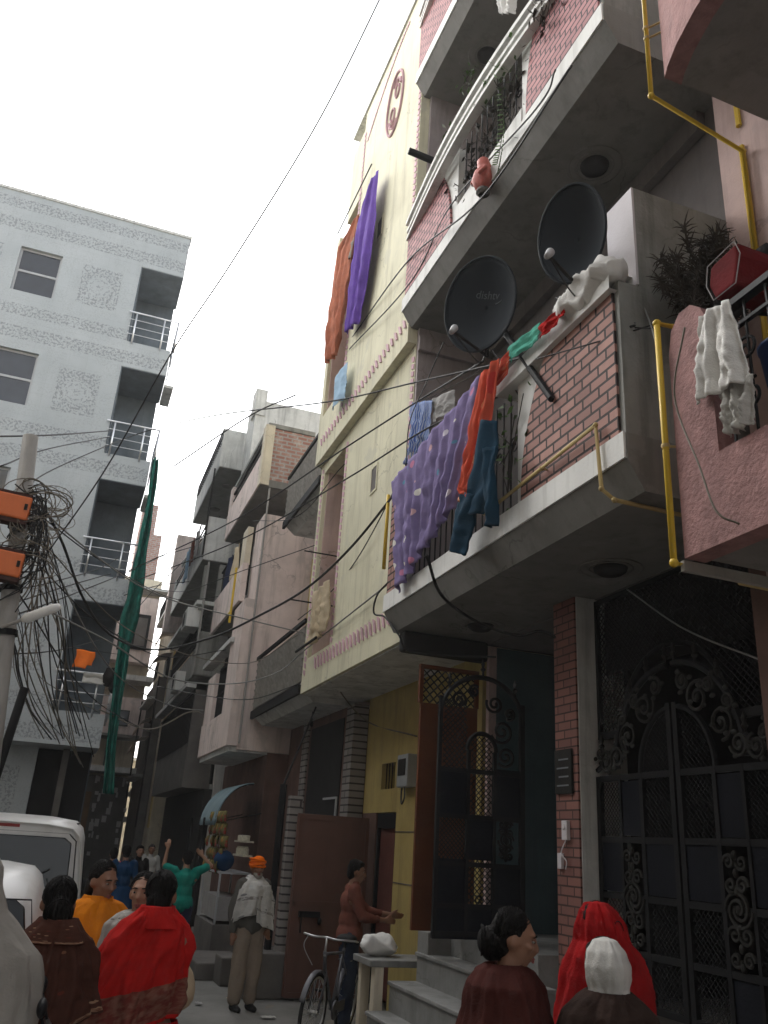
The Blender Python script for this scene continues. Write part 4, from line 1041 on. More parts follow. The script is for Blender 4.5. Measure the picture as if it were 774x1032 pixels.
for (u, v, r_) in ((x0+.66, 2.95, .12), (x0+.70, 2.72, .10), (x0+.58, 3.20, .09), (x0+.20, 3.2, .08), (x0+.36, 3.3, .06), (x0+.74, 3.12, .06)):
    spiral(mb, fx, u, v, r_, 1.7, .014, a0=u*9); mb.build('scroll_casting', M['iron'], E_); mb = MB()
ornament_panel(mb, fx, x0+.71, 1.98, .10, .17, .010); mb.build('scroll_casting', M['iron'], E_); mb = MB()
for k in range(5): spiral(mb, fx, x0+.1+k*.17, 1.47, .04, 1.3, .008)
mb.build('scroll_casting', M['iron'], E_)
mb = MB()
for u in (x0+.1, cx, x1-.1): mb = MB(); mb.lathe([(.012, 0), (.012, .06), (.028, .08), (.012, .10), (.02, .13), (0, .19)], fx(u, 3.02 + .42*math.sqrt(max(0, 1-((u-cx)/.44)**2))), n=8); mb.build('finial', M['iron'], E_)
# rust coloured leaf behind it
D_ = thing('rust_door', 'tall rust orange door leaf with mesh top, open behind the narrow ornate gate', 'door', (3.9, 8.0, 1.1))
YD = 8.02; fd = lambda u, v: Vector((u, YD, v))
mb = MB(); mb.box(3.30, 3.94, YD-.02, YD+.02, 1.16, 3.25); mb.build('panel', M['rust'], D_, bevel=.004)
mb = MB(); 
for a in ((3.28, 3.32), (3.91, 3.95)): mb.box(a[0], a[1], YD-.022, YD+.022, 3.25, 3.62)
mb.box(3.28, 3.95, YD-.022, YD+.022, 3.6, 3.64); mb.box(3.29, 3.94, YD-.026, YD-.021, 2.12, 2.14); mb.build('frame', M['rust'], D_)
mb = MB(); lattice(mb, fd, 3.32, 3.91, 3.25, 3.6, .085, .008); mb.build('wire_mesh', M['iron'], D_)
# electricity meter
mt = thing('meter_box', 'grey electricity meter box with looped cable on the yellow ground floor wall', 'meter', (4.15, 10.35, 2.6))
mb = MB(); mb.box(4.06, 4.197, 10.2, 10.56, 2.58, 2.98); mb.build('case', M['meter'], mt, bevel=.015)
mb = MB(); mb.box(4.05, 4.059, 10.26, 10.5, 2.72, 2.92); mb.build('face_plate', M['greyiron'], mt)
mb = MB(); mb.tube(spline([(4.1,10.36,2.58),(4.08,10.30,2.45),(4.08,10.38,2.38),(4.1,10.46,2.45),(4.12,10.5,2.58)]), .012, 6); mb.build('cable', M['cable'], mt)
# ================================================================== PINK STUCCO HOUSE (C, near right)
C = thing('pink_stucco_house', 'near house with rough pink stucco balconies and yellow gas pipes, at the right edge', 'building', (3.95, 2, 0))
mb = MB(); mb.box(3.95, 9, -7, 3.95, 0, 12.5); mb.build('wall', M['pinkwall'], C)
for i, z0 in enumerate((3.44, 6.93)):
    if i == 0:
        plan = [(3.95, -5), (3.0, -5), (3.0, 3.55), (3.95, 3.55)]
    else:
        plan = [(3.95, -5), (2.86, -5), (2.86, 2.6), (2.90, 2.95), (2.955, 3.2), (3.01, 3.36), (3.05, 3.44), (3.95, 3.46)]
    mb = MB(); mb.prism(plan, lambda u, v, d: Vector((u, v, d)), z0, z0+.12); mb.build('balcony_slab', M['soffit'], C)
    mb = MB()
    out = [p for p in plan[1:-1]]
    poly = [(x-.012, y) for x, y in out] + [(x+.13, y) for x, y in out[::-1]]
    mb.prism([(x, y) for x, y in poly], lambda u, v, d: Vector((u, v, d)), z0-.02 if i == 0 else z0-.02, z0+.49 if i == 0 else z0+1.1)
    if i == 0:
        pil = [(3.22, z0+.49), (3.555, z0+.49), (3.555, 4.72), (3.52, 4.87), (3.44, 4.95), (3.34, 4.95), (3.26, 4.88), (3.22, 4.78)]
        mb.prism(pil, lambda u, v, d: Vector((d, u, v)), 2.99, 3.13)
    mb.build('parapet', M['stucco'], C)
    if i == 0:
        mb = MB(); mb.box(3.135, 3.94, 3.42, 3.54, z0+.12, z0+.55); mb.build('end_wall', M['stucco'], C)
        mb = MB(); f = fy(3.04)
        mb.box(3.01, 3.07, -4, 3.215, 4.76, 4.80); mb.box(3.025, 3.055, -4, 3.215, 4.62, 4.64)
        for k in range(16): mb.bar(f(3.14-k*.16, 3.93), f(3.14-k*.16, 4.76), .009, 5)
        for k in range(8):
            spiral(mb, f, 3.0-k*.32, 4.46, .085, 1.5, .010, a0=k); spiral(mb, f, 3.0-k*.32, 4.18, .10, 1.5, .010, a0=k+2, sg=-1)
        mb.build('grille', M['iron'], C)
mb = MB(); mb.box(3.97, 4.0, 1.2, 2.4, 0, 2.2); mb.build('shutter_door', M['ironpanel'], C)
mb = MB(); mb.bar((3.93, 3.70, 3.5), (3.93, 3.70, 6.9), .022); mb.bar((3.93, 3.70, 7.1), (3.93, 3.70, 12), .022); mb.build('wall_pipe', M['pipe'], C)
mb = MB(); mb.box(3.0, 4.19, 3.57, 3.60, 3.36, 3.42); mb.build('soffit_edge', M['fascia'], C)

# ================================================================== D  slatted balcony house
D = thing('slatted_balcony_house', 'house with dark edged balconies fronted by weathered horizontal slats, next beyond the yellow house', 'building', (4.2, 14.3, 0))
mb = MB(); mb.box(4.0, 9, 12.6, 16.15, 0, 3.85); mb.build('ground_floor_wall', M['brownwall'], D)
mb = MB(); mb.box(4.15, 9, 12.6, 16.15, 3.85, 9.4); mb.build('wall', M['palepink'], D)
for z0, h, ya, yb in ((3.86, 1.28, 12.62, 16.1), (7.38, 1.2, 12.62, 15.1)):
    mb = MB(); mb.prism([(4.15, z0), (3.42, z0), (3.22, z0+.16), (3.22, z0+.26), (4.15, z0+.26)], lambda u, v, d: Vector((u, d, v)), ya, yb); mb.build('balcony_slab', M['lightconc'], D)
    mb = MB(); mb.box(3.17, 3.218, ya, yb+.03, z0+.10, z0+.24); mb.box(3.17, 3.218, ya, yb+.03, z0+h-.06, z0+h); mb.build('dark_edge', M['iron'], D)
    mb = MB()
    for k in range(7):
        z = z0+.30+k*(h-.4)/7
        mb.obox((3.215, (ya+yb)/2, z+.05), (0,1,0), (1,0,.35), (-.35,0,1), (yb-ya)/2, .018, .052)
    mb.box(3.25, 3.27, ya, yb, z0+.26, z0+h-.06); mb.box(3.2, 4.1, yb-.05, yb, z0+.26, z0+h-.06)
    mb.build('slat_screen', M['slate'], D)
mb = MB(); mb.bar((3.7, 13.6, 3.86), (3.7, 13.6, 3.70), .01); mb.ell((3.7, 13.6, 3.66), (.03,.03,.05), 8, 6); mb.build('hanging_bulb_holder', M['iron'], D)
mb = MB(); mb.bar((3.7, 13.6, 7.38), (3.7, 13.6, 7.2), .01); mb.ell((3.7, 13.6, 7.16), (.03,.03,.05), 8, 6); mb.build('hanging_bulb_holder', M['iron'], D)
mb = MB(); mb.box(3.97, 4.2, 12.22, 12.58, 0, 3.85); mb.build('strip_tile', M['striptile'], D); mb = MB(); mb.box(3.97, 4.0, 14.75, 15.1, 0, 3.85); mb.build('strip_tile', M['striptile'], D)
mb = MB(); mb.box(3.985, 3.999, 12.75, 14.6, 2.2, 3.7); fr = mb.build('dark_window', M['dark'], D)
mb = MB(); mb.box(3.96, 3.984, 12.8, 13.5, 2.22, 2.25); mb.box(3.96, 3.984, 12.8, 13.5, 2.50, 2.53); mb.box(3.96, 3.984, 12.8, 12.83, 2.25, 2.5); mb.build('window_frame', M['aluminium'], fr)
mb = MB(); mb.box(3.05, 3.22, 11.95, 12.1, 0, 2.45); mb.build('tiled_post', M['striptileX'], D)
mb = MB(); mb.bar((2.98, 12.15, 0), (2.98, 12.15, 2.6), .05, 10); mb.bar((2.98, 12.15, 2.6), (3.5, 12.7, 3.8), .014, 8); mb.build('drain_pipe', M['iron'], D)
mb = MB(); mb.box(2.62, 3.9, 11.75, 12.6, 0, .52); mb.build('plinth', M['dimwall'], D, bevel=.02)

# ================================================================== E  pink house with brick infill
E2 = thing('pale_pink_house', 'pale pink house with stepped balconies, one walled in with raw brick', 'building', (4, 18.3, 0))
mb = MB(); mb.box(3.0, 9, 16.2, 17.0, 3.40, 8.15); mb.box(3.9, 9, 17.0, 20.6, 3.4, 10.14); mb.box(3.9, 9, 16.2, 17.0, 8.15, 10.14); mb.build('wall', M['palepink'], E2)
mb = MB(); mb.box(3.6, 9, 16.2, 20.6, 0, 3.39); mb.build('ground_floor_wall', M['brownwall'], E2)
mb = MB(); mb.box(2.86, 3.9, 16.25, 19.7, 3.36, 3.5); mb.build('balcony_slab', M['lightconc'], E2)
mb = MB(); mb.box(2.80, 2.998, 16.18, 19.7, 3.46, 4.15); mb.box(2.82, 2.998, 16.18, 17.3, 4.15, 6.3); mb.box(2.82, 2.95, 18.7, 19.7, 4.15, 5.2); mb.build('front_wall', M['palepink'], E2)
mb = MB(); f = fy(2.9)
for k in range(10): mb.bar(f(17.35+k*.14, 4.15), f(17.35+k*.14, 5.3), .012, 5)
for z in (4.2, 4.7, 5.25): mb.bar(f(17.3, z), f(18.7, z), .014, 5)
mb.build('window_grille', M['iron'], E2)
mb = MB(); mb.box(2.99, 3.2, 17.3, 18.7, 4.15, 5.3); mb.build('window_opening', M['dark'], E2)
mb = MB(); mb.box(2.86, 3.9, 17.0, 20.4, 6.42, 6.58); mb.build('balcony_slab', M['soffit'], E2)
mb = MB(); mb.box(2.80, 2.92, 16.9, 20.4, 6.42, 7.25); mb.build('parapet', M['palepink'], E2)
mb = MB(); mb.box(2.83, 2.95, 17.0, 17.5, 7.25, 8.1); mb.build('corner_post', M['plaster'], E2)
mb = MB(); f = fy(2.9)
for k in range(18): mb.bar(f(17.5+k*.16, 7.25), f(17.5+k*.16, 8.0), .012, 5)
mb.bar(f(17.4, 8.0), f(20.4, 8.0), .03); mb.build('railing', M['iron'], E2)
mb = MB(); mb.bar((2.72, 17.2, 6.0), (2.72, 17.2, 7.2), .025); mb.bar((2.72, 17.2, 6.25), (2.72, 17.5, 6.25), .02); mb.build('gas_pipe', M['pipe'], E2)
# brick box
mb = MB(); mb.box(2.83, 3.9, 16.2, 20.2, 8.76, 8.92); mb.build('balcony_slab', M['soffit'], E2)
mb = MB(); mb.box(3.0, 3.9, 16.22, 16.40, 8.92, 10.14); mb.build('brick_infill', M['oldbrick'], E2)
mb = MB(); mb.box(2.80, 2.999, 16.16, 16.42, 8.78, 10.18); mb.build('corner_post', M['plaster'], E2)
mb = MB(); mb.box(2.80, 2.90, 16.42, 20.2, 8.78, 9.55); mb.box(2.8, 2.9, 19.9, 20.2, 9.55, 10.15); mb.build('parapet', M['palepink'], E2)
mb = MB(); f = fy(2.86); mb.bar(f(16.42, 9.95), f(19.9, 9.95), .03); mb.bar(f(16.42, 9.75), f(19.9, 9.75), .02); mb.build('railing', M['iron'], E2)
mb = MB(); mb.box(2.86, 3.9, 16.2, 20.2, 10.15, 10.25); mb.build('roof_slab', M['concrete'], E2)
mb = MB(); mb.box(3.05, 9, 19.5, 20.6, 10.26, 12.55); mb.build('stair_head', M['lightconc'], E2)
mb = MB(); mb.box(3.0, 3.3, 19.46, 19.9, 12.1, 12.85); mb.build('roof_post', M['lightconc'], E2)

# ================================================================== F grey balconies
F = thing('grey_balcony_house', 'grey house with deep plain concrete balconies jutting over the lane, beyond the pale pink house', 'building', (4, 24.5, 0))
mb = MB(); mb.box(3.4, 9, 20.7, 28, 0, 12.0); mb.build('wall', M['lightconc'], F)
for (x, ya, yb, z0, h, m) in ((2.50, 21.0, 25.8, 11.10, 1.15, 'lightconc'), (2.42, 21.0, 27.6, 8.45, 1.2, 'lightconc'), (2.62, 21.0, 27, 5.5, 1.1, 'concrete')):
    mb = MB(); mb.box(x+.02, 3.4, ya, yb, z0, z0+.16); mb.build('balcony_slab', M['soffit'], F)
    mb = MB(); mb.box(x, 3.4, ya-.02, ya+.12, z0+.02, z0+h); mb.box(x, x+.12, ya+.12, yb, z0+.02, z0+h*.62); mb.box(x, 3.4, yb-.1, yb+.02, z0+.02, z0+h)
    mb.build('parapet', M[m], F)
    mb = MB(); f = fy(x+.05)
    mb.bar(f(ya+.1, z0+h-.03), f(yb-.1, z0+h-.03), .025); mb.bar(f(ya+.1, z0+h-.2), f(yb-.1, z0+h-.2), .015); mb.build('railing', M['iron'], F)
for y in (22.2, 24.2): 
    mb = MB(); mb.lathe([(.16, .0), (.14, -.03), (0, -.04)], (2.95, y, 11.1), n=16); mb.build('lamp_bowl', M['dimwall'], F)
mb = MB(); mb.box(2.3, 9, 28.0, 28.4, 8.0, 11.4); mb.build('pink_wing', M['palepink'], F)
mb = MB(); mb.box(2.9, 3.39, 21, 21.2, 6.7, 8.4); mb.bar((2.6, 21.3, 7.2), (2.6, 21.3, 8.4), .07, 8); mb.build('pillar', M['concrete'], F)
# dark cluttered lower storeys
mb = MB(); mb.box(2.75, 3.39, 21.2, 28, 2.9, 5.2); mb.build('dark_balcony', M['dimwall'], F)
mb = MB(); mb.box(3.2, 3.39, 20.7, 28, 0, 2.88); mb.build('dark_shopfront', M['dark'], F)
mb = MB(); f = fy(2.72)
for k in range(28): mb.bar(f(21.2+k*.24, 3.9), f(21.2+k*.24, 5.1), .014, 5)
mb.bar(f(21.2, 5.1), f(28, 5.1), .025); mb.build('railing', M['iron'], F)

# ================================================================== G awning house
G2 = thing('awning_house', 'narrow soot stained house with small curved awnings over barred windows, far down the lane', 'building', (3.2, 32, 0))
mb = MB(); mb.box(2.95, 9, 29.2, 36.5, 0, 11.2); mb.build('wall', M['plaster'], G2)
mb = MB(); mb.box(2.7, 2.949, 30.8, 35.5, 0.0, 7.0); mb.build('stained_front', M['dimwall'], G2)
def awning(mb, x, y0, y1, z, d, drop):
    mb.sheet(lambda u, v: Vector((x - d*math.sin(u*PI/2), y0 + (y1-y0)*v, z - drop*(1-math.cos(u*PI/2)))), 8, 4)
for (z, d, y0) in ((11.4, .5, 30), (10.55, .42, 30.4), (8.7, .55, 30.2), (7.85, .62, 30.6), (5.6, .5, 31), (5.0, .55, 31.5)):
    mb = MB(); awning(mb, 2.95 if z > 7 else 2.7, y0, y0+1.5, z, d, .55); mb.build('awning', M['tin'], G2, solid=.02, smooth=True)
for (z, y) in ((9.9, 29.4), (9.0, 29.4), (7.0, 30.7)):
    mb = MB(); mb.box(2.86, 2.948, y, y+.9, z, z+.7); fr = mb.build('window', M['iron'], G2)
    mb = MB(); mb.box(2.84, 2.859, y+.1, y+.4, z+.1, z+.6); mb.box(2.84, 2.859, y+.5, y+.8, z+.1, z+.6); mb.build('pane', M['meter'], fr)
mb = MB(); mb.box(2.45, 2.94, 29.4, 30.0, 10.7, 11.2); mb.build('cooler', M['meter'], G2, bevel=.02)

# ================================================================== H end house
H_ = thing('cream_end_house', 'cream and buff house closing the view at the end of the lane', 'building', (1.5, 36, 0))
mb = MB(); mb.box(-4, 2.62, 36, 44, 0, 11.9); mb.build('wall', M['plaster'], H_)
mb = MB(); mb.box(-1, 2.55, 35.2, 36, 8.2, 10.9); mb.build('upper_bay', M['palepink'], H_)
mb = MB(); mb.box(1.0, 2.8, 34.7, 36, 7.4, 7.6); mb.box(1.0, 2.95, 34.6, 36, 3.9, 4.1); mb.build('balcony_slab', M['lightconc'], H_)
mb = MB(); mb.box(1.0, 2.6, 34.6, 34.75, 5.3, 6.7); mb.box(2.6, 2.72, 34.6, 36, 5.3, 6.7); mb.build('parapet', M['palepink'], H_)
mb = MB(); mb.box(1.0, 2.6, 34.62, 36, 5.2, 5.298); mb.build('balcony_slab', M['soffit'], H_)
mb = MB(); mb.box(1.72, 2.34, 35.1, 35.19, 8.7, 10.15); fr = mb.build('window', M['iron'], H_)
mb = MB(); mb.box(1.82, 2.24, 35.07, 35.099, 8.85, 10.0); mb.build('pane', M['dimwall'], fr)
mb = MB(); mb.box(1.3, 1.95, 36.3, 38, 11.9, 15.4); mb.build('rooftop_room', M['oldbrick'], H_)
mb = MB(); mb.box(1.28, 2.3, 36.2, 38.2, 11.9, 14.0); mb.build('rooftop_screen', M['oldbrick'], H_)
mb = MB(); mb.box(-.5, 2.62, 35.7, 35.99, 0, 3.8); mb.build('ground_floor_wall', M['dimwall'], H_)
mb = MB()
random.seed(11)
for k in range(34):
    x = random.uniform(1.25, 2.7); z = random.uniform(.9, 3.6); w = random.uniform(.06, .17); h = random.uniform(.12, .35)
    mb.box(x, x+w, 35.55-k*.004, 35.57-k*.004, z, z+h)
tag(mb.build('hanging_wares', M['c_offwhite'], None, (1.9, 35.5, .9)), 'pale wares hung in rows at the shop at the far end of the lane', 'goods', kind='stuff')
mb = MB(); mb.box(-.2, 1.1, 33.8, 35.5, 0, 2.9); 
single('shop_kiosk', mb, M['brownwall'], 'brown wooden kiosk front at the foot of the cream end house', 'kiosk', (.5, 34.6, 0), bevel=.02)
mb = MB(); mb.box(.98, 1.2, 33.6, 33.8, 0, 3.1); 
single('timber_post', mb, mat('timber', (.17,.10,.05), var=.3), 'tan timber post beside the brown kiosk', 'post', (1.1, 33.7, 0))
# neighbour that closes the row behind the tiled block
FH = thing('far_house', 'low pale house glimpsed through the gap at the end of the lane', 'building', (3, 47, 0))
mb = MB(); mb.box(.5, 9, 46, 52, 0, 5.2); mb.build('wall', M['plaster'], FH)
mb = MB(); mb.box(.4, 9.1, 45.8, 52.1, 5.2, 5.35); mb.build('roof', M['lightconc'], FH)
NB = thing('plain_block', 'plain pale block standing just behind the tiled building', 'building', (-2, 33, 0))
mb = MB(); mb.box(-8, -.2, 30.2, 35.8, 0, 11); mb.build('wall', M['palepink'], NB)

# ================================================================== SHOP under the pale pink house
S = thing('shop_awning', 'curved pale blue sheet awning over the small shop front', 'awning', (2.9, 16.8, 2.6))
a0, a1 = atX(200, 832, 2.45), atX(243, 796, 3.35)
mb = MB(); mb.sheet(lambda u, v: Vector((3.35 - .62*math.sin(u*PI/2*.97), 15.9 + 1.8*v, 2.80 - .78*(1-math.cos(u*PI/2*.97)) + .008*math.sin(v*60))), 10, 24)
mb.build('sheet', mat('blue_awning', (.19,.27,.30), var=.15, stain=.35), S, solid=.012, smooth=True)
mb = MB()
for y in (15.95, 17.65): mb.tube([Vector((3.35 - .62*math.sin(u*PI/2*.97), y, 2.785 - .78*(1-math.cos(u*PI/2*.97)))) for u in [i/8 for i in range(9)]], .012, 5); mb.bar((2.76, y, 2.1), (3.55, y, 2.3), .01)
mb.build('bracket', M['iron'], S)
random.seed(5)
first = None; n = 0
for yy in (15.3, 15.62, 15.95, 16.3, 16.6):
    for q in range(5):
        z = 2.28 - q*.2
        x = 2.78 + random.uniform(-.03, .03)
        if first is None:
            mb = MB(); mb.sheet(lambda u, v: Vector((2.78 - .05*math.sin(u*PI)*math.sin(v*PI), 15.3 + (u-.5)*.22, 2.28 - v*.19)), 6, 6)
            first = single('snack_packet', mb, M['p_packets'], 'shiny foil snack packet on a hanging strip under the blue awning', 'packet', (2.78, 15.3, 2.28), 'snack packets hanging at the shop', solid=.02, smooth=True)
        else:
            c = first.copy(); COL.objects.link(c); c.location = (x, yy + random.uniform(-.04, .04), z); c.rotation_euler = (0, random.uniform(-.1, .1), random.uniform(-.5, .5))
ct = thing('shop_counter', 'small shop counter with an open grey case under the hanging packets', 'counter', (3.0, 15.8, 0))
mb = MB(); mb.box(2.72, 3.3, 14.9, 16.7, 0, .55); mb.build('base', M['dimwall'], ct)
mb = MB()
for (x, y) in ((2.75, 15), (2.75, 16.6), (3.25, 15), (3.25, 16.6)): mb.box(x, x+.03, y, y+.03, .55, 1.3)
mb.box(2.75, 3.28, 15, 16.63, 1.3, 1.33); mb.build('case_frame', M['aluminium'], ct)
mb = MB(); mb.box(2.79, 3.2, 15.05, 16.55, .6, .95); mb.build('goods', M['c_grey'], ct)
mb = MB(); mb.ell((2.85, 15.35, 1.49), (.17,.2,.16), 14, 10)
for v in mb.bm.verts: v.co += Vector((nz(v.co*6), nz(v.co*6,1), nz(v.co*6,2)))*.05; 
single('blue_sack', mb, M['c_blue'], 'dark blue sack on top of the shop counter', 'sack', (2.85, 15.35, 1.33), smooth=True)
mb = MB(); 
for k in range(9): mb.lathe([(.035, 0), (.035, .09), (.02, .1), (.02, .12), (0, .12)], (3.0, 14.55+k*.085 - .3, 1.62), n=8)
mb.box(2.93, 3.08, 14.15, 15.0, 1.59, 1.618); mb.box(2.93, 3.08, 14.15, 15.0, 1.80, 1.825)
for k in range(9): mb.lathe([(.032, 0), (.032, .08), (0, .085)], (3.0, 14.25+k*.085, 1.826), n=8)
single('jar_shelf', mb, mat('jar', (.45,.42,.33), var=.3, scale=20, rough=.4), 'small shelf of pale jars beside the hanging packets', 'shelf', (3.0, 14.5, 1.6))
mb = MB(); mb.box(2.4, 2.6, 15.2, 15.25, 0, 1.9); mb.box(2.4, 2.6, 16.6, 16.65, 0, 1.9); mb.box(2.4, 2.6, 15.25, 16.6, 1.85, 1.9)
sm = MB()
for (y) in (15.2, 16.6): sm.bar((2.42, y, .0), (2.42, y, 2.15), .018)
sm.bar((2.42, 15.2, .35), (2.42, 16.6, .35), .014); mb.bm.free()
single('iron_stand', sm, M['iron'], 'thin dark iron stand in front of the shop counter', 'stand', (2.42, 15.9, 0))
mb = MB(); mb.box(2.25, 3.0, 13.2, 14.6, 0, .22); mb.box(2.5, 3.2, 12.7, 13.2, 0, .35)
single('kerb_stone', mb, M['dimwall'], 'broken concrete step along the pavement by the shop', 'step', (2.6, 13.6, 0), bevel=.02)
mb = MB(); mb.box(2.75, 3.5, 12.72, 12.85, 0, 1.25); mb.build
single('low_wall', mb, M['pinkwall'], 'low buff wall behind the man in the orange turban', 'wall', (3.1, 12.8, 0), bevel=.01)
# ================================================================== unseen houses added to shade the lane, beside and behind the camera
def add_shade_house(label, x1, y0, y1, h, loc):
    t = thing('unseen_shade_house', label, 'building', loc)
    mb = MB(); mb.box(x1-7, x1, y0, y1, 0, h); mb.build('wall', M['plaster'], t)
    for z in (3.4, 6.8, 10.2, 13.6):
        if z > h - 1.5: continue
        mb = MB(); mb.box(x1+.002, x1+.6, y0+.6, y1-.8, z, z+.15); mb.box(x1+.5, x1+.6, y0+.6, y1-.8, z+.152, z+1.0); mb.build('balcony', M['lightconc'], t)
    y = y0 + 1.2
    while y < y1 - 2.2:
        for z in (1.0, 4.4, 7.8, 11.2):
            if z < h - 2: mb = MB(); mb.box(x1+.003, x1+.03, y, y+1.2, z, z+1.4); mb.build('window', M['window'], t)
        y += 3.6
add_shade_house('added unseen house shading the lane, across from the pink stucco balconies', -3.0, -20, 5.6, 15.0, (-6, -7, 0))
add_shade_house('added unseen house shading the lane, left of the leaning utility pole', -4.9, 7.2, 18.6, 9.5, (-8, 13, 0))

# ================================================================== clutter along the far row
random.seed(31)
def drop_pipe(x, y, z0, z1, r, m, par): mb = MB(); mb.bar((x, y, z0), (x, y, z1), r, 8); mb.build('pipe', m, par)
for (par, x, y, z0, z1, r) in ((E2,2.96,17.05,3.5,8.0,.03),(E2,3.02,16.12,3.5,8.7,.02),(F,3.36,20.9,3,12,.04),(F,2.60,20.94,5.5,8.4,.03),(F,2.4,20.94,8.5,11,.025),(G2,2.9,29.1,2,11,.04),(G2,2.66,30.7,2,7,.03),(H_,1.5,35.15,4,8.2,.03),(H_,2.5,34.55,3,6.6,.03),(D,4.1,16.1,5.3,7.3,.03)):
    drop_pipe(x, y, z0, z1, r, M[random.choice(['greyiron','polegrey','pipeold'])], par)
def rail(par, x, y0, y1, z, h):
    mb = MB(); f = fy(x); n = int((y1-y0)/.16)
    for k in range(n+1): mb.bar(f(y0+k*(y1-y0)/n, z), f(y0+k*(y1-y0)/n, z+h), .009, 4)
    mb.bar(f(y0, z+h), f(y1, z+h), .02); mb.bar(f(y0, z+h*.5), f(y1, z+h*.5), .012); mb.build('railing', M['iron'], par)
rail(F, 2.5, 21.0, 25.6, 11.9, .35); rail(F, 2.66, 21.0, 26.8, 6.3, .7); rail(G2, 2.5, 30, 33, 9.3, .6); rail(H_, 2.9, 34.7, 36, 7.6, .6)
for (par, x0, x1, y0, y1, z, m) in ((F,2.45,3.38,21.05,27.2,7.30,'lightconc'),(F,2.55,3.38,25.9,27.8,10.2,'lightconc'),(G2,2.45,2.94,29.3,33,9.2,'lightconc'),(G2,2.4,2.69,30.8,34,6.2,'lightconc'),(G2,2.35,2.69,31,34.5,3.6,'concrete'),(H_,.9,2.9,35.0,35.99,11.2,'lightconc'),(E2,2.75,2.99,16.9,20.5,5.55,'lightconc'),(F,2.5,2.74,21.1,28,5.22,'lightconc')):
    mb = MB(); mb.box(x0, x1, y0, y1, z, z+.10); mb.build('ledge', M[m], par)
for (par, x, y, z, w, h) in ((F,3.385,20.68,9.8,.5,.9),(F,3.0,20.97,9.0,.001,.001),(H_,1.2,35.17,8.6,.45,1.0),(H_,1.6,34.58,5.6,.5,.6)):
    if w < .01: continue
    mb = MB(); mb.box(x, x+w, y-.03, y, z, z+h); wf = mb.build('window', M['iron'], par)
    mb = MB(); mb.box(x+.05, x+w-.05, y-.045, y-.031, z+.05, z+h-.05); mb.build('pane', M['window'], wf)
def ac(label, x, y, z):
    t = thing('air_conditioner', label, 'air conditioner', (x, y, z))
    mb = MB(); mb.box(x-.35, x, y, y+.8, z, z+.5); mb.build('case', M['whitewash'], t, bevel=.02)
    mb = MB(); mb.lathe([(.02,0),(.19,0),(.2,.01),(.17,.012),(.02,.012)], (x-.352, y+.4, z+.25), (-1,0,0), 18); mb.build('fan_grille', M['greyiron'], t)
ac('boxy air conditioner on the side of the grey balcony house', 2.62, 21.3, 6.75)
ac('grimy air conditioner above the dark balcony of the grey house', 2.72, 22.6, 5.35)
mb = MB(); mb.lathe([(0,0),(.5,0),(.52,.08),(.50,.1),(.52,.5),(.5,.52),(.52,.9),(.36,1.1),(.15,1.14),(.15,1.2),(0,1.2)], (4.4, 24, 12.0), n=20)
single('water_tank', mb, M['iron'], 'black plastic water tank on the roof of the grey balcony house', 'water tank', (4.4, 24, 12.0), smooth=True)
for (nm, col, y, z, w, h) in (('grey', 'c_grey', 21.6, 9.6, .7, .8), ('rust coloured', 'c_rust', 22.7, 9.6, .6, .7), ('pale blue', 'c_lightblue', 23.6, 9.55, .6, .9), ('cream', 'c_beige', 17.9, 8.0, .7, .7), ('dark blue', 'c_navy', 18.8, 8.0, .6, .8)):
    x = 2.36 if y > 20 else 2.86
    mb = MB(); mb.sheet(lambda u, v: Vector((x - .02 + .03*math.sin(u*9 + v*3 + y), y + u*w, z - v*h + .03*nz((u*5, y, 0)))), 10, 12)
    single('laundry', mb, M[col], nm + ' cloth drying over the rail of ' + ('the deep grey balcony' if y > 20 else 'the pale pink house'), 'laundry', (x, y, z), solid=.012, smooth=True)

random.seed(77)
for k, (px, py, w, h, m) in enumerate(((212,985,.09,.05,'c_offwhite'),(233,1008,.06,.08,'c_beige'),(270,1026,.10,.05,'c_offwhite'),(200,1012,.05,.05,'c_grey'),(245,975,.07,.04,'c_blue'))):
    d_ = ray(px, py); g_ = Vector((0,0,CAM_H)) + d_*((.015-CAM_H)/d_.z)
    mb = MB(); mb.sheet(lambda u, v: g_ + Vector(((u-.5)*w*1.6, (v-.5)*h*2, .012 + .02*abs(nz((u*3,v*3,k))))), 6, 6)
    single('litter', mb, M[m], ('crumpled white wrapper nearest the shop step', 'beige scrap of card in the middle of the lane', 'flattened white bag near the lower edge of the lane', 'tiny grey scrap beside the red shawled woman', 'small blue wrapper behind the turbaned man')[k], 'litter', tuple(g_), solid=.002)
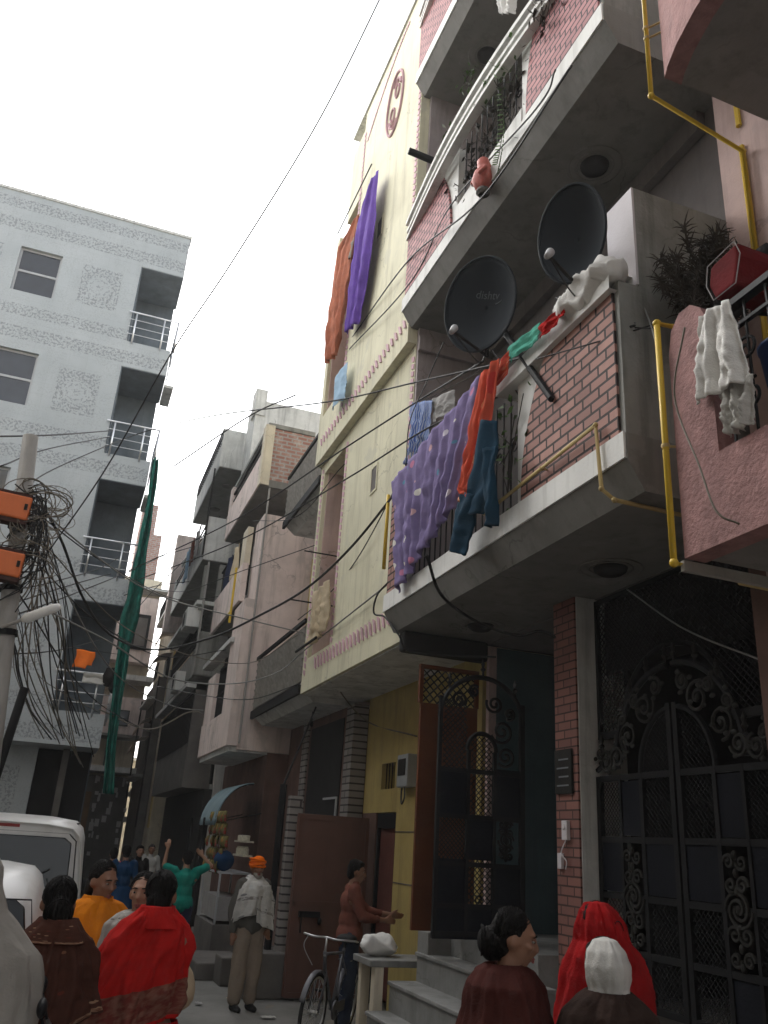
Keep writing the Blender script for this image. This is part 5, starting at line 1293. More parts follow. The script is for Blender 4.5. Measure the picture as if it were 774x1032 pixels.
# ================================================================== LAUNDRY, DISHES, PIPES, PLANTS
def poly_at(pts, t):
    k = t*(len(pts)-1); i = min(int(k), len(pts)-2); return pts[i].lerp(pts[i+1], k-i)
def hung(name, left, right, X, m, label, cat='cloth', folds=3, amp=.03, sway=.02, group=None, nu=30, nv=26, ph=0, solid=.003, ragged=.02):
    """cloth hung over a rail or line: edges found from the photograph on the plane x=X, folds pushed out of it"""
    L = [atX(*p, X) for p in left]; Q = [atX(*p, X) for p in right]
    def fn(u, v):
        p = poly_at(L, v).lerp(poly_at(Q, v), u)
        w = .35 + .65*min(1, v*1.6)
        d = amp*.7*w*(nz((u*8 + v*3, v*9, ph+7)) + .6*nz((u*17, v*15, ph+9)) + .4*(1-abs(nz((u*11 + v*6, v*7 - u*4, ph+2))))**4) + amp*w*(math.sin(2*PI*folds*u + ph + 2.2*v + .8*math.sin(4*v+ph)) + .5*math.sin(2*PI*folds*2.3*u + 1.7*ph)) + sway*nz((u*3, v*3, ph))
        p.x += -abs(amp) + d
        p.z += ragged*v*nz((u*7, 0, ph+3))
        return p
    mb = MB(); mb.sheet(fn, nu, nv)
    return single(name, mb, m, label, cat, tuple(L[0]), group, solid=solid, smooth=True)
hung('bed_sheet', [(397,486),(399,540),(401,598)], [(488,378),(476,440),(459,512)], 2.93, M['p_polka'], 'large spotted lavender sheet draped over the brick panel balcony', 'sheet', 7, .035, nu=70, nv=40, ragged=.05)
hung('blanket', [(489,380),(478,440),(468,497),(472,508)], [(507,362),(498,430),(487,480),(484,505)], 2.88, M['p_redblanket'], 'red and orange blanket hanging beside the spotted lavender sheet', 'blanket', 2, .05, nu=24, nv=30, ph=1)
# teal jacket
jk = thing('jacket', 'dark teal jacket hanging with its sleeves dangling, right of the red blanket', 'jacket', tuple(atX(490, 440, 2.84)))
def flap(name, left, right, X, bulge, ph):
    L = [atX(*p, X) for p in left]; Q = [atX(*p, X) for p in right]
    def fn(u, v):
        p = poly_at(L, v).lerp(poly_at(Q, v), u)
        p.x += -bulge*math.sin(u*PI) + .018*math.sin(u*8 + v*5 + ph) + .02*nz((u*4, v*6, ph)); p.z += .012*nz((u*6, 0, ph)); return p
    mb = MB(); mb.sheet(fn, 14, 24); return mb.build(name, M['c_teal'], jk, solid=.014, smooth=True)
flap('body', [(486,426),(477,470),(466,508),(463,522)], [(499,424),(502,455),(496,490),(487,518)], 2.84, .05, 0)
flap('sleeve', [(490,455),(491,500),(494,532)], [(501,450),(501,495),(501,530)], 2.80, .05, 2)
flap('sleeve', [(466,500),(457,530),(456,556)], [(481,498),(476,530),(471,560)], 2.82, .05, 4)
hung('towel', [(418,407),(416,440),(414,470)], [(438,404),(433,440),(428,464)], 3.25, M['p_bluestripe'], 'blue striped towel on the line left of the front satellite dish', 'towel', 2, .04, ph=2)
hung('cloth', [(437,402),(436,426)], [(460,393),(456,417)], 3.25, M['c_grey'], 'small grey cloth pegged beside the blue striped towel', folds=1, amp=.02)
mb = MB(); mb.tube(sag(atX(412,410,3.26), atX(520,350,3.4), .05), .005, 5); single('clothes_line', mb, M['cable'], 'thin clothes line holding the blue striped towel', 'clothes line', tuple(atX(412,410,3.26)))
hung('cloth', [(512,352),(514,366)], [(546,325),(544,343)], 2.90, M['c_mint'], 'mint green cloth spread on the brick balcony parapet', folds=1.3, amp=.012, sway=.02, ragged=.008, ph=1)
hung('cloth', [(545,330),(547,342)], [(571,303),(570,318)], 2.90, M['c_red'], 'bright red cloth on the parapet next to the white heap', folds=1.2, amp=.012, sway=.03, ragged=.008, ph=2)
hung('cloth', [(487,392),(486,412)], [(515,352),(514,372)], 2.90, M['p_redblanket'], 'folded orange red cloth lying on the parapet below the front satellite dish', folds=1.4, amp=.012, sway=.02, ragged=.01, ph=5)
mb = MB()
for (x, y, r) in ((574,318,.08),(583,308,.11),(592,300,.13),(602,292,.13),(611,286,.10)):
    c = atX(x, y-2, 3.0); c.z = max(c.z, 5.74); mb.ell(c, (.13, r*1.5, r), 40, 26)
for v in mb.bm.verts:
    q = v.co.copy(); r0 = (1-abs(nz(q*7, 4)))**3
    v.co += Vector((nz(q*8), nz(q*8, 1), nz(q*8, 2)))*.05 + Vector((-.5, -.3, .7))*(.06*r0 - .03 + .02*nz(q*24, 6))
single('white_laundry', mb, M['c_white'], 'heap of crumpled white laundry on the corner of the brick balcony', 'laundry', tuple(atX(595,300,3.0)), smooth=True)
hung('bed_sheet', [(374,186),(361,225),(354,290),(349,337)], [(384,172),(379,225),(371,280),(362,326)], 2.96, M['c_purple'], 'long purple sheet hanging high on the yellow house', 'sheet', 2, .04, nu=24, nv=36)
hung('bed_sheet', [(358,224),(343,250),(335,320),(331,367)], [(364,216),(356,262),(349,315),(342,355)], 2.98, M['c_orangered'], 'orange sheet hanging behind the purple one on the yellow house', 'sheet', 3, .04, ph=3, nv=36)
hung('cloth', [(357,238),(351,268)], [(373,195),(362,250)], 2.99, M['p_greyprint'], 'white printed cloth between the orange and purple sheets', folds=2, amp=.03, ph=4)
hung('cloth', [(338,382),(335,414)], [(351,365),(348,400)], 2.98, M['c_lightblue'], 'pale blue cloth hanging below the orange sheet on the yellow house', folds=1, amp=.02, ph=1)
hung('cloth', [(319,598),(314,652)], [(334,584),(331,632)], 3.12, M['c_beige'], 'beige cloths hung in the lower pink slot of the yellow house', folds=3, amp=.04, ph=2)
mb = MB(); mb.bar((3.0, 12.3, 4.52), (3.0, 11.2, 4.52), .02); mb.bar((2.95, 12.2, 6.1), (3.9, 12.2, 6.1), .012); mb.bar((2.8, 12.25, 5.3), (3.9, 12.25, 5.3), .012)
single('drying_bracket', mb, M['iron'], 'thin iron drying rods in the lower pink slot of the yellow house', 'bracket', (3.0, 11.9, 4.5))
mb = MB(); mb.bar((3.02, 12.4, 12.45), (3.02, 10.5, 12.45), .012); single('drying_rod', mb, M['iron'], 'rod at the top of the yellow house carrying the purple and orange sheets', 'rod', (3.02, 11.4, 12.45))
hung('cloth', [(500,-14),(505,15)], [(524,-14),(519,14)], 2.92, M['c_white'], 'white cloth hanging from the topmost balcony', folds=2, amp=.03)
# cloths on the stucco balcony
tw = hung('towel', [(708,320),(703,360),(701,408)], [(739,303),(748,345),(757,384)], 2.95, M['c_white'], 'thick white towel over the iron rail of the stucco balcony', 'towel', 2, .030, solid=.006)
hung('cloth', [(727,392),(735,441)], [(764,378),(760,428)], 2.985, M['c_offwhite'], 'greyish cloth hanging below the white towel on the stucco balcony grille', folds=3, amp=.03)
mb = MB(); c = Vector((3.10, 3.05, 4.98))
mb.prism([(-.07,-.13),(.09,-.13),(.13,0),(.11,.13),(-.09,.15),(-.12,.04)], lambda u, v, d: c + Vector((d, u*1.1 + .03*nz((d*9,u*9,v*9)), v*.95)), -.10, .24)
rb = single('red_container', mb, M['plasticred'], 'dark red plastic container on the iron rail of the stucco balcony', 'container', tuple(c), bevel=.03, seg=4)
mb = MB(); mb.tube([c + Vector((-.108, u*1.1, v*.95)) for u, v in ((-.07,-.13),(.09,-.13),(.13,0),(.11,.13),(-.09,.15),(-.12,.04))], .0035, 5, closed=True); o_ = mb.build('rim', M['c_grey'], None, tuple(c)); o_.parent = rb; o_.location = (0,0,0)
mb = MB(); mb.lathe([(.13,0),(.16,.3),(.165,.3),(.17,.32),(.15,.31),(.12,.02),(0,.02)], (3.30, 2.95, 4.2), n=18)
single('blue_bucket', mb, M['plasticblue'], 'blue bucket behind the grille of the stucco balcony', 'bucket', (3.30, 2.95, 4.2), smooth=True)
mb = MB()
for k in range(7): mb.ell((3.45 + .1*(k % 3), 2.9 + .13*k - .2, 5.25 + .05*math.sin(k*2)), (.14, .13, .10), 12, 8)
for v in mb.bm.verts: v.co += Vector((nz(v.co*8), nz(v.co*8, 1), nz(v.co*8, 2)))*.07
single('cloth_pile', mb, M['c_black'], 'dark pile of cloths behind the red container', 'cloths', (3.5, 3.1, 5.2), smooth=True)
# dry branches
db = thing('dry_branches', 'spiky dead branches sticking out above the stucco balcony pillar', 'branches', (3.4, 3.4, 4.6))
random.seed(3)
mb = MB(); mb2 = MB()
for s_ in range(26):
    px0, py0 = random.uniform(690, 725), random.uniform(285, 330)
    ang = random.uniform(.15, 2.75); ln = random.uniform(35, 85)
    px1, py1 = max(664, px0 + ln*math.cos(ang)*.8), max(226, py0 - ln*math.sin(ang))
    Y0_ = random.uniform(3.62, 3.95)
    b = atY(px0, py0, Y0_); e = atY(px1, py1, Y0_ + random.uniform(-.15, .08))
    pts = spline([b, b.lerp(e, .5) + Vector((random.uniform(-.05,.05), random.uniform(-.05, .05), .05)), e], 6); mb.tube(pts, [.009*(1-.6*i/(len(pts)-1)) for i in range(len(pts))], 5)
    for p in pts[1:]:
        for k in range(8):
            d = Vector((random.gauss(0, 1), random.gauss(0, .6), random.gauss(.15, .9))).normalized()*random.uniform(.05, .13)
            mb2.tube([p, p + d*.6 + Vector((0, 0, .01)), p + d], [.006, .005, .001], 4)
mb.build('stem', M['deadleaf'], db); mb2.build('twigs', M['deadleaf'], db)

# satellite dishes
def dish(c, n, rx, rz, roll, lnb_len, foot, label, logo):
    c = Vector(c); n = Vector(n).normalized()
    t = thing('satellite_dish', label, 'satellite dish', tuple(foot), group='satellite dishes on the brick balcony')
    u = Vector((0,0,1)).cross(n).normalized(); w = n.cross(u)
    q = Matrix.Rotation(roll, 3, n); u = q @ u; w = q @ w
    mb = MB()
    def f(a, r, back=0): 
        x, y = rx*r*math.cos(a), rz*r*math.sin(a); return c + u*x + w*y + n*(.13*r*r - back)
    mb.sheet(lambda a, r: f(a*2*PI, max(r, .001)), 40, 10, closed=True)
    mb.tube([f(2*PI*k/48, 1.0) for k in range(48)], .010, 6, closed=True)
    rf = mb.build('reflector', M['dish'], t, solid=.006, smooth=True)
    arm0 = c - w*rz*.97 + n*.10; tip = c + n*lnb_len - w*rz*1.0
    mb = MB(); mb.tube([arm0 - n*.1, arm0, tip], .014, 6); mb.tube([c - w*rz*.6 - n*.02, arm0 - n*.14], .02, 6); mb.build('feed_arm', M['greyiron'], t)
    mb = MB(); mb.lathe([(0,-.03),(.022,-.03),(.025,.0),(.030,.04),(.032,.06),(.022,.08),(0,.085)], tip, (c - tip + w*.2), 14); 
    mb.build('receiver', M['lnb'], t, smooth=True)
    mb = MB(); mb.tube([c - n*.02, c - n*.14, c - n*.16 - w*.1], .035, 8); mb.bar(c - n*.13, foot, .03, 8); mb.build('mount', M['iron'], t)
    mb = MB(); mb.tube(spline([tip, arm0 - Vector((0,0,.12)), c - n*.15 - w*.35, Vector(foot) + Vector((.1,.3,-.2))], 8), .006, 5); mb.build('cable', M['cable'], t)
    if logo:
        cu = bpy.data.curves.new('lettering', 'FONT'); cu.body = 'dishtv'; cu.size = .105; cu.extrude = .001; cu.align_x = 'CENTER'
        o = bpy.data.objects.new('lettering', cu); COL.objects.link(o)
        dg = bpy.context.evaluated_depsgraph_get(); me = bpy.data.meshes.new_from_object(o.evaluated_get(dg))
        bpy.data.objects.remove(o); bpy.data.curves.remove(cu)
        me.materials.clear(); me.materials.append(M['dishgrey'])
        pc = c + u*(rx*.05) + w*(rz*.20)
        tilt = Matrix.Rotation(R(-16), 3, n)
        uu, ww = tilt @ u, tilt @ w
        me.transform(Matrix.Translation(pc + n*.030 - Vector(foot)) @ Matrix((uu, ww, n)).transposed().to_4x4())
        for v in me.vertices:
            q = v.co + Vector(foot) - c; x, y = q.dot(u), q.dot(w); v.co += n*(.13*((x/rx)**2 + (y/rz)**2) + .008 - q.dot(n))
        lo = bpy.data.objects.new('lettering', me); COL.objects.link(lo); lo.parent = rf
        lo.location = -rf.location if False else (0,0,0)
        mb = MB()
        mb.tube([f_ for f_ in [pc + uu*.17*math.cos(a) + ww*(.03+.10*math.sin(a)) + n*.03 for a in [-.9 + i*.16 for i in range(15)]]], .005, 5)
        mb.build('logo_arc', M['dishgrey'], rf)
    return t
dish((2.86, 5.78, 6.45), (-.80, -.58, -.14), .355, .455, R(-5), .60, atX(556, 402, 2.98), 'front dark satellite dish with grey lettering on a pole in front of the brick balcony', True)
c2 = atX(583, 243, 2.95)
dish(tuple(c2), (-.82, -.56, -.12), .265, .41, R(-3), .56, c2 + Vector((.12, .1, -.95)), 'rear dark satellite dish beside the pale partition wall', False)

# pipes
def pipe(name, pts, r, m, label, group=None, clamps=()):
    t = thing(name, label, 'gas pipe', pts[0], group=group)
    mb = MB(); mb.tube(pts, r, 9); mb.build('tube', M[m], t, smooth=True)
    for p in pts[1:-1]: mb = MB(); mb.ell(p, (r*1.35,)*3, 10, 8); mb.build('elbow', M[m], t, smooth=True)
    if clamps:
        mb = MB()
        for (p, q) in clamps: mb.lathe([(r*1.3,-.012),(r*1.35,0),(r*1.3,.012)], p, Vector((0,0,1)), 10); mb.bar(p, q, .008)
        mb.build('clamp', M['pipeold'], t)
pipe('gas_pipe', [(3.12,3.58,4.97),(2.955,3.60,4.97),(2.955,3.60,3.405),(3.4,3.61,3.40)], .0195, 'pipe', 'bright yellow gas pipe running down beside the stucco pillar', clamps=[((2.955,3.60,4.12),(3.05,3.56,4.12))])
pipe('gas_pipe', [(3.42,3.62,3.375),(3.9,3.62,3.37)], .018, 'pipeold', 'brownish pipe running level under the stucco balcony')
pipe('gas_pipe', [(2.98,3.52,9.2),(2.98,3.52,6.80),(3.90,3.66,6.80),(3.90,3.66,5.5)], .0175, 'pipe', 'yellow gas pipe at the upper right that turns under the upper stucco balcony', clamps=[((2.98,3.52,7.45),(3.05,3.42,7.45)),((2.98,3.52,7.35),(3.05,3.42,7.35))])
pipe('gas_pipe', [(2.955,5.95,4.52),(2.955,4.29,4.585),(2.955,4.25,4.10),(3.0,4.18,4.005),(3.75,4.18,4.0)], .0145, 'pipeold', 'tan yellow gas pipe crossing the lower part of the brick panel', clamps=[((2.955,5.0,4.555),(3.0,5.0,4.555))])
pipe('gas_pipe', [(2.975,8.47,5.65),(2.975,8.47,4.75)], .022, 'pipe', 'short yellow gas pipe beside the spotted lavender sheet')
a, b = atY(412, 152, 7.6), atY(446, 166, 7.6)
mb = MB(); mb.bar(a, b + (b-a)*1.0, .045, 12); single('drain_spout', mb, M['iron'], 'black drain spout poking out of the upper brick panel balcony', 'spout', tuple(b), smooth=True)

# clay figure on the ledge
fg_ = thing('clay_figurine', 'small reddish clay figure standing on the ledge of the upper balcony', 'figurine', tuple(atX(487, 192, 2.93)))
cb = atX(487, 192, 2.93)
mb = MB(); mb.lathe([(.05,0),(.085,.03),(.10,.12),(.085,.22),(.06,.27),(.075,.31),(.07,.37),(.03,.41),(0,.415)], cb, n=16)
for v in mb.bm.verts: v.co += Vector((nz(v.co*9), nz(v.co*9, 1), 0))*.03
mb.build('body', M['terracotta'], fg_, smooth=True)
mb = MB()
for s in (-1, 1): mb.tube(spline([cb + Vector((-.02, s*.08, .24)), cb + Vector((-.05, s*.13, .17)), cb + Vector((-.09, s*.07, .13))], 5), .022, 7)
mb.build('arm', M['terracotta'], fg_, smooth=True)
mb = MB(); mb.lathe([(.05,-.06),(.075,-.03),(.07,0),(0,0)], cb, n=14); mb.build('base', M['dimwall'], fg_)

# balcony plants
def leaves(mb, c, n, spread, size, seed):
    random.seed(seed)
    for i in range(n):
        p = Vector(c) + Vector((random.gauss(0, spread[0]), random.gauss(0, spread[1]), random.gauss(0, spread[2])))
        a = Vector((random.gauss(0,1), random.gauss(0,1), random.gauss(-.3,.7))).normalized(); b = a.orthogonal().normalized()
        s = size*random.uniform(.6, 1.3)
        mb.face([p, p + a*s*.5 + b*s*.3, p + a*s, p + a*s*.5 - b*s*.3])
def plant(c, n, spread, size, seed, label, m='leaf', trail=None):
    t = thing('potted_plant', label, 'plant', tuple(c))
    mb = MB(); leaves(mb, c, n, spread, size, seed)
    if trail:
        for p in spline([Vector(q) for q in trail], 6): leaves(mb, p, 3, (.03,.03,.03), size*.9, seed+1)
    mb.build('foliage', M[m], t)
    mb = MB()
    random.seed(seed)
    for k in range(6): mb.tube(spline([Vector(c) - Vector((0,0,spread[2]*1.4)), Vector(c) + Vector((random.gauss(0,spread[0]*.6), random.gauss(0,spread[1]*.5), -.05)), Vector(c) + Vector((random.gauss(0,spread[0]), random.gauss(0,spread[1]), spread[2]))], 4), .005, 4)
    if trail: mb.tube(spline([Vector(q) for q in trail], 6), .004, 4)
    mb.build('stem', M['deadleaf'], t)
plant(atX(506, 120, 3.06), 150, (.06,.42,.24), .10, 21, 'dark dry plant crowding the railing gap of the upper balcony', 'deadleaf')
plant(atX(482, 165, 3.06), 110, (.06,.30,.22), .09, 22, 'withered plant behind the rails left of the clay figure', 'deadleaf')
plant(atX(502, 78, 2.94), 60, (.06,.16,.10), .08, 23, 'green creeper trailing over the white handrail of the upper balcony', 'leaf', [atX(505,95,2.93), atX(507,125,2.92), atX(504,150,2.9), atX(501,165,2.9)])
plant(atX(449, 143, 2.92), 36, (.04,.10,.10), .08, 24, 'small green sprig at the far end of the upper handrail', 'leaf')
plant(atX(473, 78, 2.95), 30, (.04,.10,.08), .09, 25, 'yellowish green sprig showing below the topmost balcony', 'leaf')
plant(atX(512, 452, 3.04), 70, (.05,.22,.30), .085, 26, 'green leafed plant behind the grille next to the teal jacket', 'leaf')
plant(atX(546, 12, 2.93), 46, (.05,.10,.14), .08, 27, 'dry plant hanging over the right brick panel of the upper balcony', 'deadleaf')
# ================================================================== VEHICLES
def loft_car(name, label, cat, X1, Yr, W, stations, group=None):
    """stations from rear to front: (y, z_low, z_belt, half_low, half_belt, z_roof, half_roof)"""
    xc = X1 - W/2
    t = thing(name, label, cat, (xc, Yr, 0), group=group)
    mb = MB(); rings = []
    for (y, zl, zb, hl, hb, zr, hr) in stations:
        half = [(hl*.92, zl), (hl, zl+.10), (hb+.01, (zl+zb)/2), (hb, zb-.04), (hb-.012, zb+.02), (hr+.035, zr-.16), (hr+.005, zr-.075), (hr-.06, zr-.018), (hr*.55, zr+.008)]
        pts = half + [(0, zr+.014)] + [(-a, b) for a, b in half[::-1]]
        rings.append([mb.bm.verts.new((xc + a, Yr + y, b)) for a, b in pts])
    for A_, B_ in zip(rings, rings[1:]):
        n = len(A_)
        for i in range(n): mb.bm.faces.new([A_[i], A_[(i+1) % n], B_[(i+1) % n], B_[i]])
    mb.bm.faces.new(rings[0][::-1]); mb.bm.faces.new(rings[-1])
    b = mb.build('body', M['carwhite'], t, smooth=True, sub=0)
    md = b.modifiers.new('bev', 'BEVEL'); md.width = .035; md.segments = 3; md.limit_method = 'ANGLE'; md.angle_limit = R(38)
    return t, xc, b
def wheel(t, x, y, r=.29, w=.17):
    mb = MB(); mb.lathe([(r*.62, -w/2), (r*.93, -w/2), (r, -w*.32), (r, w*.32), (r*.93, w/2), (r*.62, w/2), (r*.62, -w/2)], (x, y, r), (1,0,0), 28)
    wh = mb.build('wheel', M['rubber'], t, smooth=True)
    mb = MB(); mb.lathe([(0, w*.42), (r*.15, w*.44), (r*.5, w*.30), (r*.63, w*.46), (r*.63, -w*.46), (0, -w*.42)], (x, y, r), (1,0,0), 24); mb.build('rim', M['chrome'], wh, smooth=True)
# white van seen from behind
t, xc, b = loft_car('parked_van', 'tall white van parked left of the lane, its rear window reflecting trees', 'van', .40, 8.6, 1.50, [
    (.05, .32, 1.10, .72, .735, 1.84, .60), (.0, .34, 1.10, .735, .745, 1.86, .615), (.12, .30, 1.10, .745, .75, 1.905, .64), (.6, .28, 1.10, .75, .75, 1.935, .655), (2.2, .28, 1.1, .75, .75, 1.93, .655), (2.75, .28, 1.1, .75, .75, 1.86, .63), (3.3, .30, 1.02, .74, .74, 1.20, .66), (3.5, .34, .85, .70, .70, .95, .62)])
mb = MB(); mb.prism([(-.60,1.17),(.60,1.17),(.565,1.72),(.50,1.765),(-.50,1.765),(-.565,1.72)], lambda u, v, d: V(xc+u, 8.615 + (v-1.17)*.09 - .028 + d, v), -.012, .01); mb.build('rear_window', M['glass'], t, bevel=.01)
mb = MB()
for (y0, y1) in ((.35, 1.15), (1.25, 2.0), (2.1, 2.7)): mb.prism([(y0,1.17),(y1,1.17),(y1-.05,1.74),(y0+.03,1.74)], lambda u, v, d: V(xc + .753 - (v-1.12)*.125 + d, 8.6+u, v), -.01, .012)
mb.build('side_window', M['glass'], t, bevel=.008)
for s in (-1, 1):
    mb = MB(); mb.box(xc+s*.70-.05, xc+s*.70+.05, 8.57, 8.62, .78, 1.08); mb.build('tail_light', M['redlens'], t, bevel=.015)
mb = MB(); mb.box(xc-.74, xc+.74, 8.5, 8.64, .32, .50); mb.build('bumper', M['greyiron'], t, bevel=.03)
for y in (.65, 2.75):
    for s in (-1, 1): wheel(t, xc+s*.68, 8.6+y)
mb = MB(); mb.box(xc-.28, xc+.28, 8.575, 8.60, .62, .74); mb.build('number_plate', M['white'], t)
mb = MB()
mb.tube([V(xc-.66,8.585,.60), V(xc-.665,8.592,1.10), V(xc-.60,8.63,1.74), V(xc-.53,8.655,1.80), V(xc+.53,8.655,1.80), V(xc+.60,8.63,1.74), V(xc+.665,8.592,1.10), V(xc+.66,8.585,.60)], .006, 5)
for y in (9.0, 9.83, 10.68): mb.tube([V(xc+.756,y,.5), V(xc+.762,y,1.08), V(xc+.69,y,1.74)], .005, 5)
mb.build('door_seam', M['rubber'], t)
mb = MB(); mb.tube([V(xc+.02,8.575,1.20), V(xc+.05,8.565,1.28), V(xc+.42,8.60,1.50)], .008, 6); mb.obox((xc+.25,8.605,1.42), (.86,.06,.5), (0,1,0), (-.5,0,.86), .2, .006, .012); mb.build('rear_wiper', M['rubber'], t)
mb = MB(); mb.box(xc-.12, xc+.12, 8.56, 8.585, 1.0, 1.05); mb.build('door_handle', M['rubber'], t, bevel=.008)
mb = MB(); mb.box(xc-.10, xc+.10, 8.64, 8.67, 1.83, 1.86); mb.build('brake_light', M['redlens'], t)
mb = MB(); mb.tube([V(xc+.585,8.75,1.885), V(xc+.62,9.2,1.90), V(xc+.62,11.0,1.90)], .010, 6); mb.build('roof_gutter', M['rubber'], t)
mb = MB(); mb.ell((xc+.86, 11.2, 1.22), (.10,.05,.09), 12, 8); mb.bar((xc+.74,11.2,1.18),(xc+.83,11.2,1.2),.02); mb.build('side_mirror', M['rubber'], t, smooth=True)
# white hatchback, nearer
t, xc, b = loft_car('parked_hatchback', 'white hatchback parked close by at the left, behind the brown shawl', 'car', .21, 5.75, 1.56, [
    (.10, .34, .95, .74, .75, 1.02, .66), (.0, .36, .95, .75, .76, 1.08, .67), (.14, .30, .97, .77, .775, 1.44, .56), (.34, .27, .97, .78, .78, 1.555, .575), (.9, .26, .95, .78, .78, 1.60, .585), (1.7, .26, .93, .78, .78, 1.585, .58), (2.5, .26, .9, .78, .78, 1.05, .68), (3.3, .28, .78, .76, .76, .92, .64), (3.5, .34, .68, .68, .68, .75, .56)])
mb = MB(); mb.prism([(-.60,1.06),(.60,1.06),(.52,1.40),(.46,1.44),(-.46,1.44),(-.52,1.40)], lambda u, v, d: V(xc+u, 5.76 + (v-1.06)*.36 - .03 + d, v), -.012, .01); mb.build('rear_window', M['glass'], t, bevel=.01)
mb = MB()
for (y0, y1, y2, y3) in ((.42, .85, .85, .60), (.95, 1.7, 1.62, .95)): mb.prism([(y0,1.02),(y1,1.02),(y2,1.44),(y3,1.44)], lambda u, v, d: V(xc + .782 - (v-.98)*.345 + d, 5.75+u, v), -.01, .014)
mb.build('side_window', M['glass'], t, bevel=.008)
for s in (-1, 1):
    mb = MB(); mb.prism([(.02,.90),(.10,.90),(.17,1.16),(.22,1.30),(.18,1.30),(.06,1.12)], lambda u, v, d: V(xc + s*(.745 - max(0, v-.95)*.30) + d*s, 5.72+u, v), -.06, .035); mb.build('tail_light', M['redlens'], t, bevel=.012)
mb = MB(); mb.box(xc-.76, xc+.76, 5.65, 5.82, .34, .54); mb.build('bumper', M['carwhite'], t, bevel=.04)
for y in (.75, 2.75):
    for s in (-1, 1): wheel(t, xc+s*.70, 5.75+y, .28)

mb = MB(); mb.tube([V(xc-.62,5.735,.62), V(xc-.64,5.735,1.02), V(xc-.55,5.86,1.44), V(xc+.55,5.86,1.44), V(xc+.64,5.735,1.02), V(xc+.62,5.735,.62)], .005, 5)
for y in (6.64, 7.5): mb.tube([V(xc+.79,y,.45), V(xc+.79,y,.96), V(xc+.62,y,1.48)], .005, 5)
mb.build('door_seam', M['rubber'], t)
mb = MB(); mb.obox((xc+.2,5.83,1.24), (1,0,.25), (0,1,0), (-.25,.3,1), .22, .008, .012); mb.build('rear_wiper', M['rubber'], t)
mb = MB(); mb.box(xc-.10, xc+.10, 5.86, 5.90, 1.47, 1.50); mb.build('brake_light', M['redlens'], t)
# motorcycle between the women, only its top shows
mc = thing('parked_motorcycle', 'dark motorcycle parked at the lower edge among the women', 'motorcycle', (.47, 4.2, 0))
OX, OY = .12, .45
def W(x, y, z): return Vector((x+OX, y+OY, z))
mb = MB(); P = [W(.62,3.75,.86), W(.48,3.75,.88), W(.30,3.75,.90), W(.15,3.75,.98), W(.0,3.75,.96)]
mb.tube(spline(P, 6), [.05+.09*math.sin(min(1, i/24)*PI*.9+.25) for i in range(25)], 14); mb.build('fuel_tank', M['iron'], mc, smooth=True)
mb = MB(); mb.tube(spline([W(.45,3.75,.86), W(.75,3.76,.84), W(1.0,3.78,.90)], 6), [.10]*13, 12); mb.build('seat', M['rubber'], mc, smooth=True)
mb = MB(); mb.tube(spline([W(.02,3.45,1.06), W(.04,3.6,1.04), W(.0,3.75,.99), W(.04,3.9,1.04), W(.02,4.05,1.06)], 6), .013, 8); mb.build('handlebar', M['chrome'], mc, smooth=True)
for y in (3.48, 4.02):
    mb = MB(); mb.bar(W(.03,y,1.05), W(-.02,y,1.18), .006); mb.ell(W(-.02,y,1.2), (.02,.06,.035), 12, 8); mb.build('mirror', M['iron'], mc, smooth=True)
mb = MB(); mb.lathe([(0,-.05),(.07,-.05),(.085,0),(.06,.06),(0,.08)], W(-.09,3.75,.92), (-1,0,.1), 16); mb.build('headlight', M['chrome'], mc, smooth=True)
mb = MB(); mb.tube([W(-.02,3.75,.96), W(-.22,3.75,.31)], .03, 8); mb.tube(spline([W(.3,3.75,.8), W(.3,3.75,.5), W(.7,3.75,.42), W(1.0,3.75,.32)], 5), .03, 8); mb.tube([W(.6,3.75,.84), W(.95,3.75,.32)], .02, 8); mb.ell(W(.38,3.75,.5), (.18,.11,.16), 14, 10); mb.build('frame', M['iron'], mc, smooth=True)
for x in (-.22, 1.0):
    mb = MB(); mb.tube([W(x + .27*math.cos(a), 3.75, .31 + .27*math.sin(a)) for a in [i*2*PI/30 for i in range(30)]], .045, 10, closed=True); wh = mb.build('wheel', M['rubber'], mc, smooth=True)
    mb = MB()
    for k in range(10): mb.bar(W(x,3.75,.31), W(x+.25*math.cos(k*PI/5), 3.75, .31+.25*math.sin(k*PI/5)), .006, 5)
    mb.lathe([(.05,-.06),(.06,0),(.05,.06)], W(x,3.75,.31), (0,1,0), 14); mb.build('spokes', M['chrome'], wh)

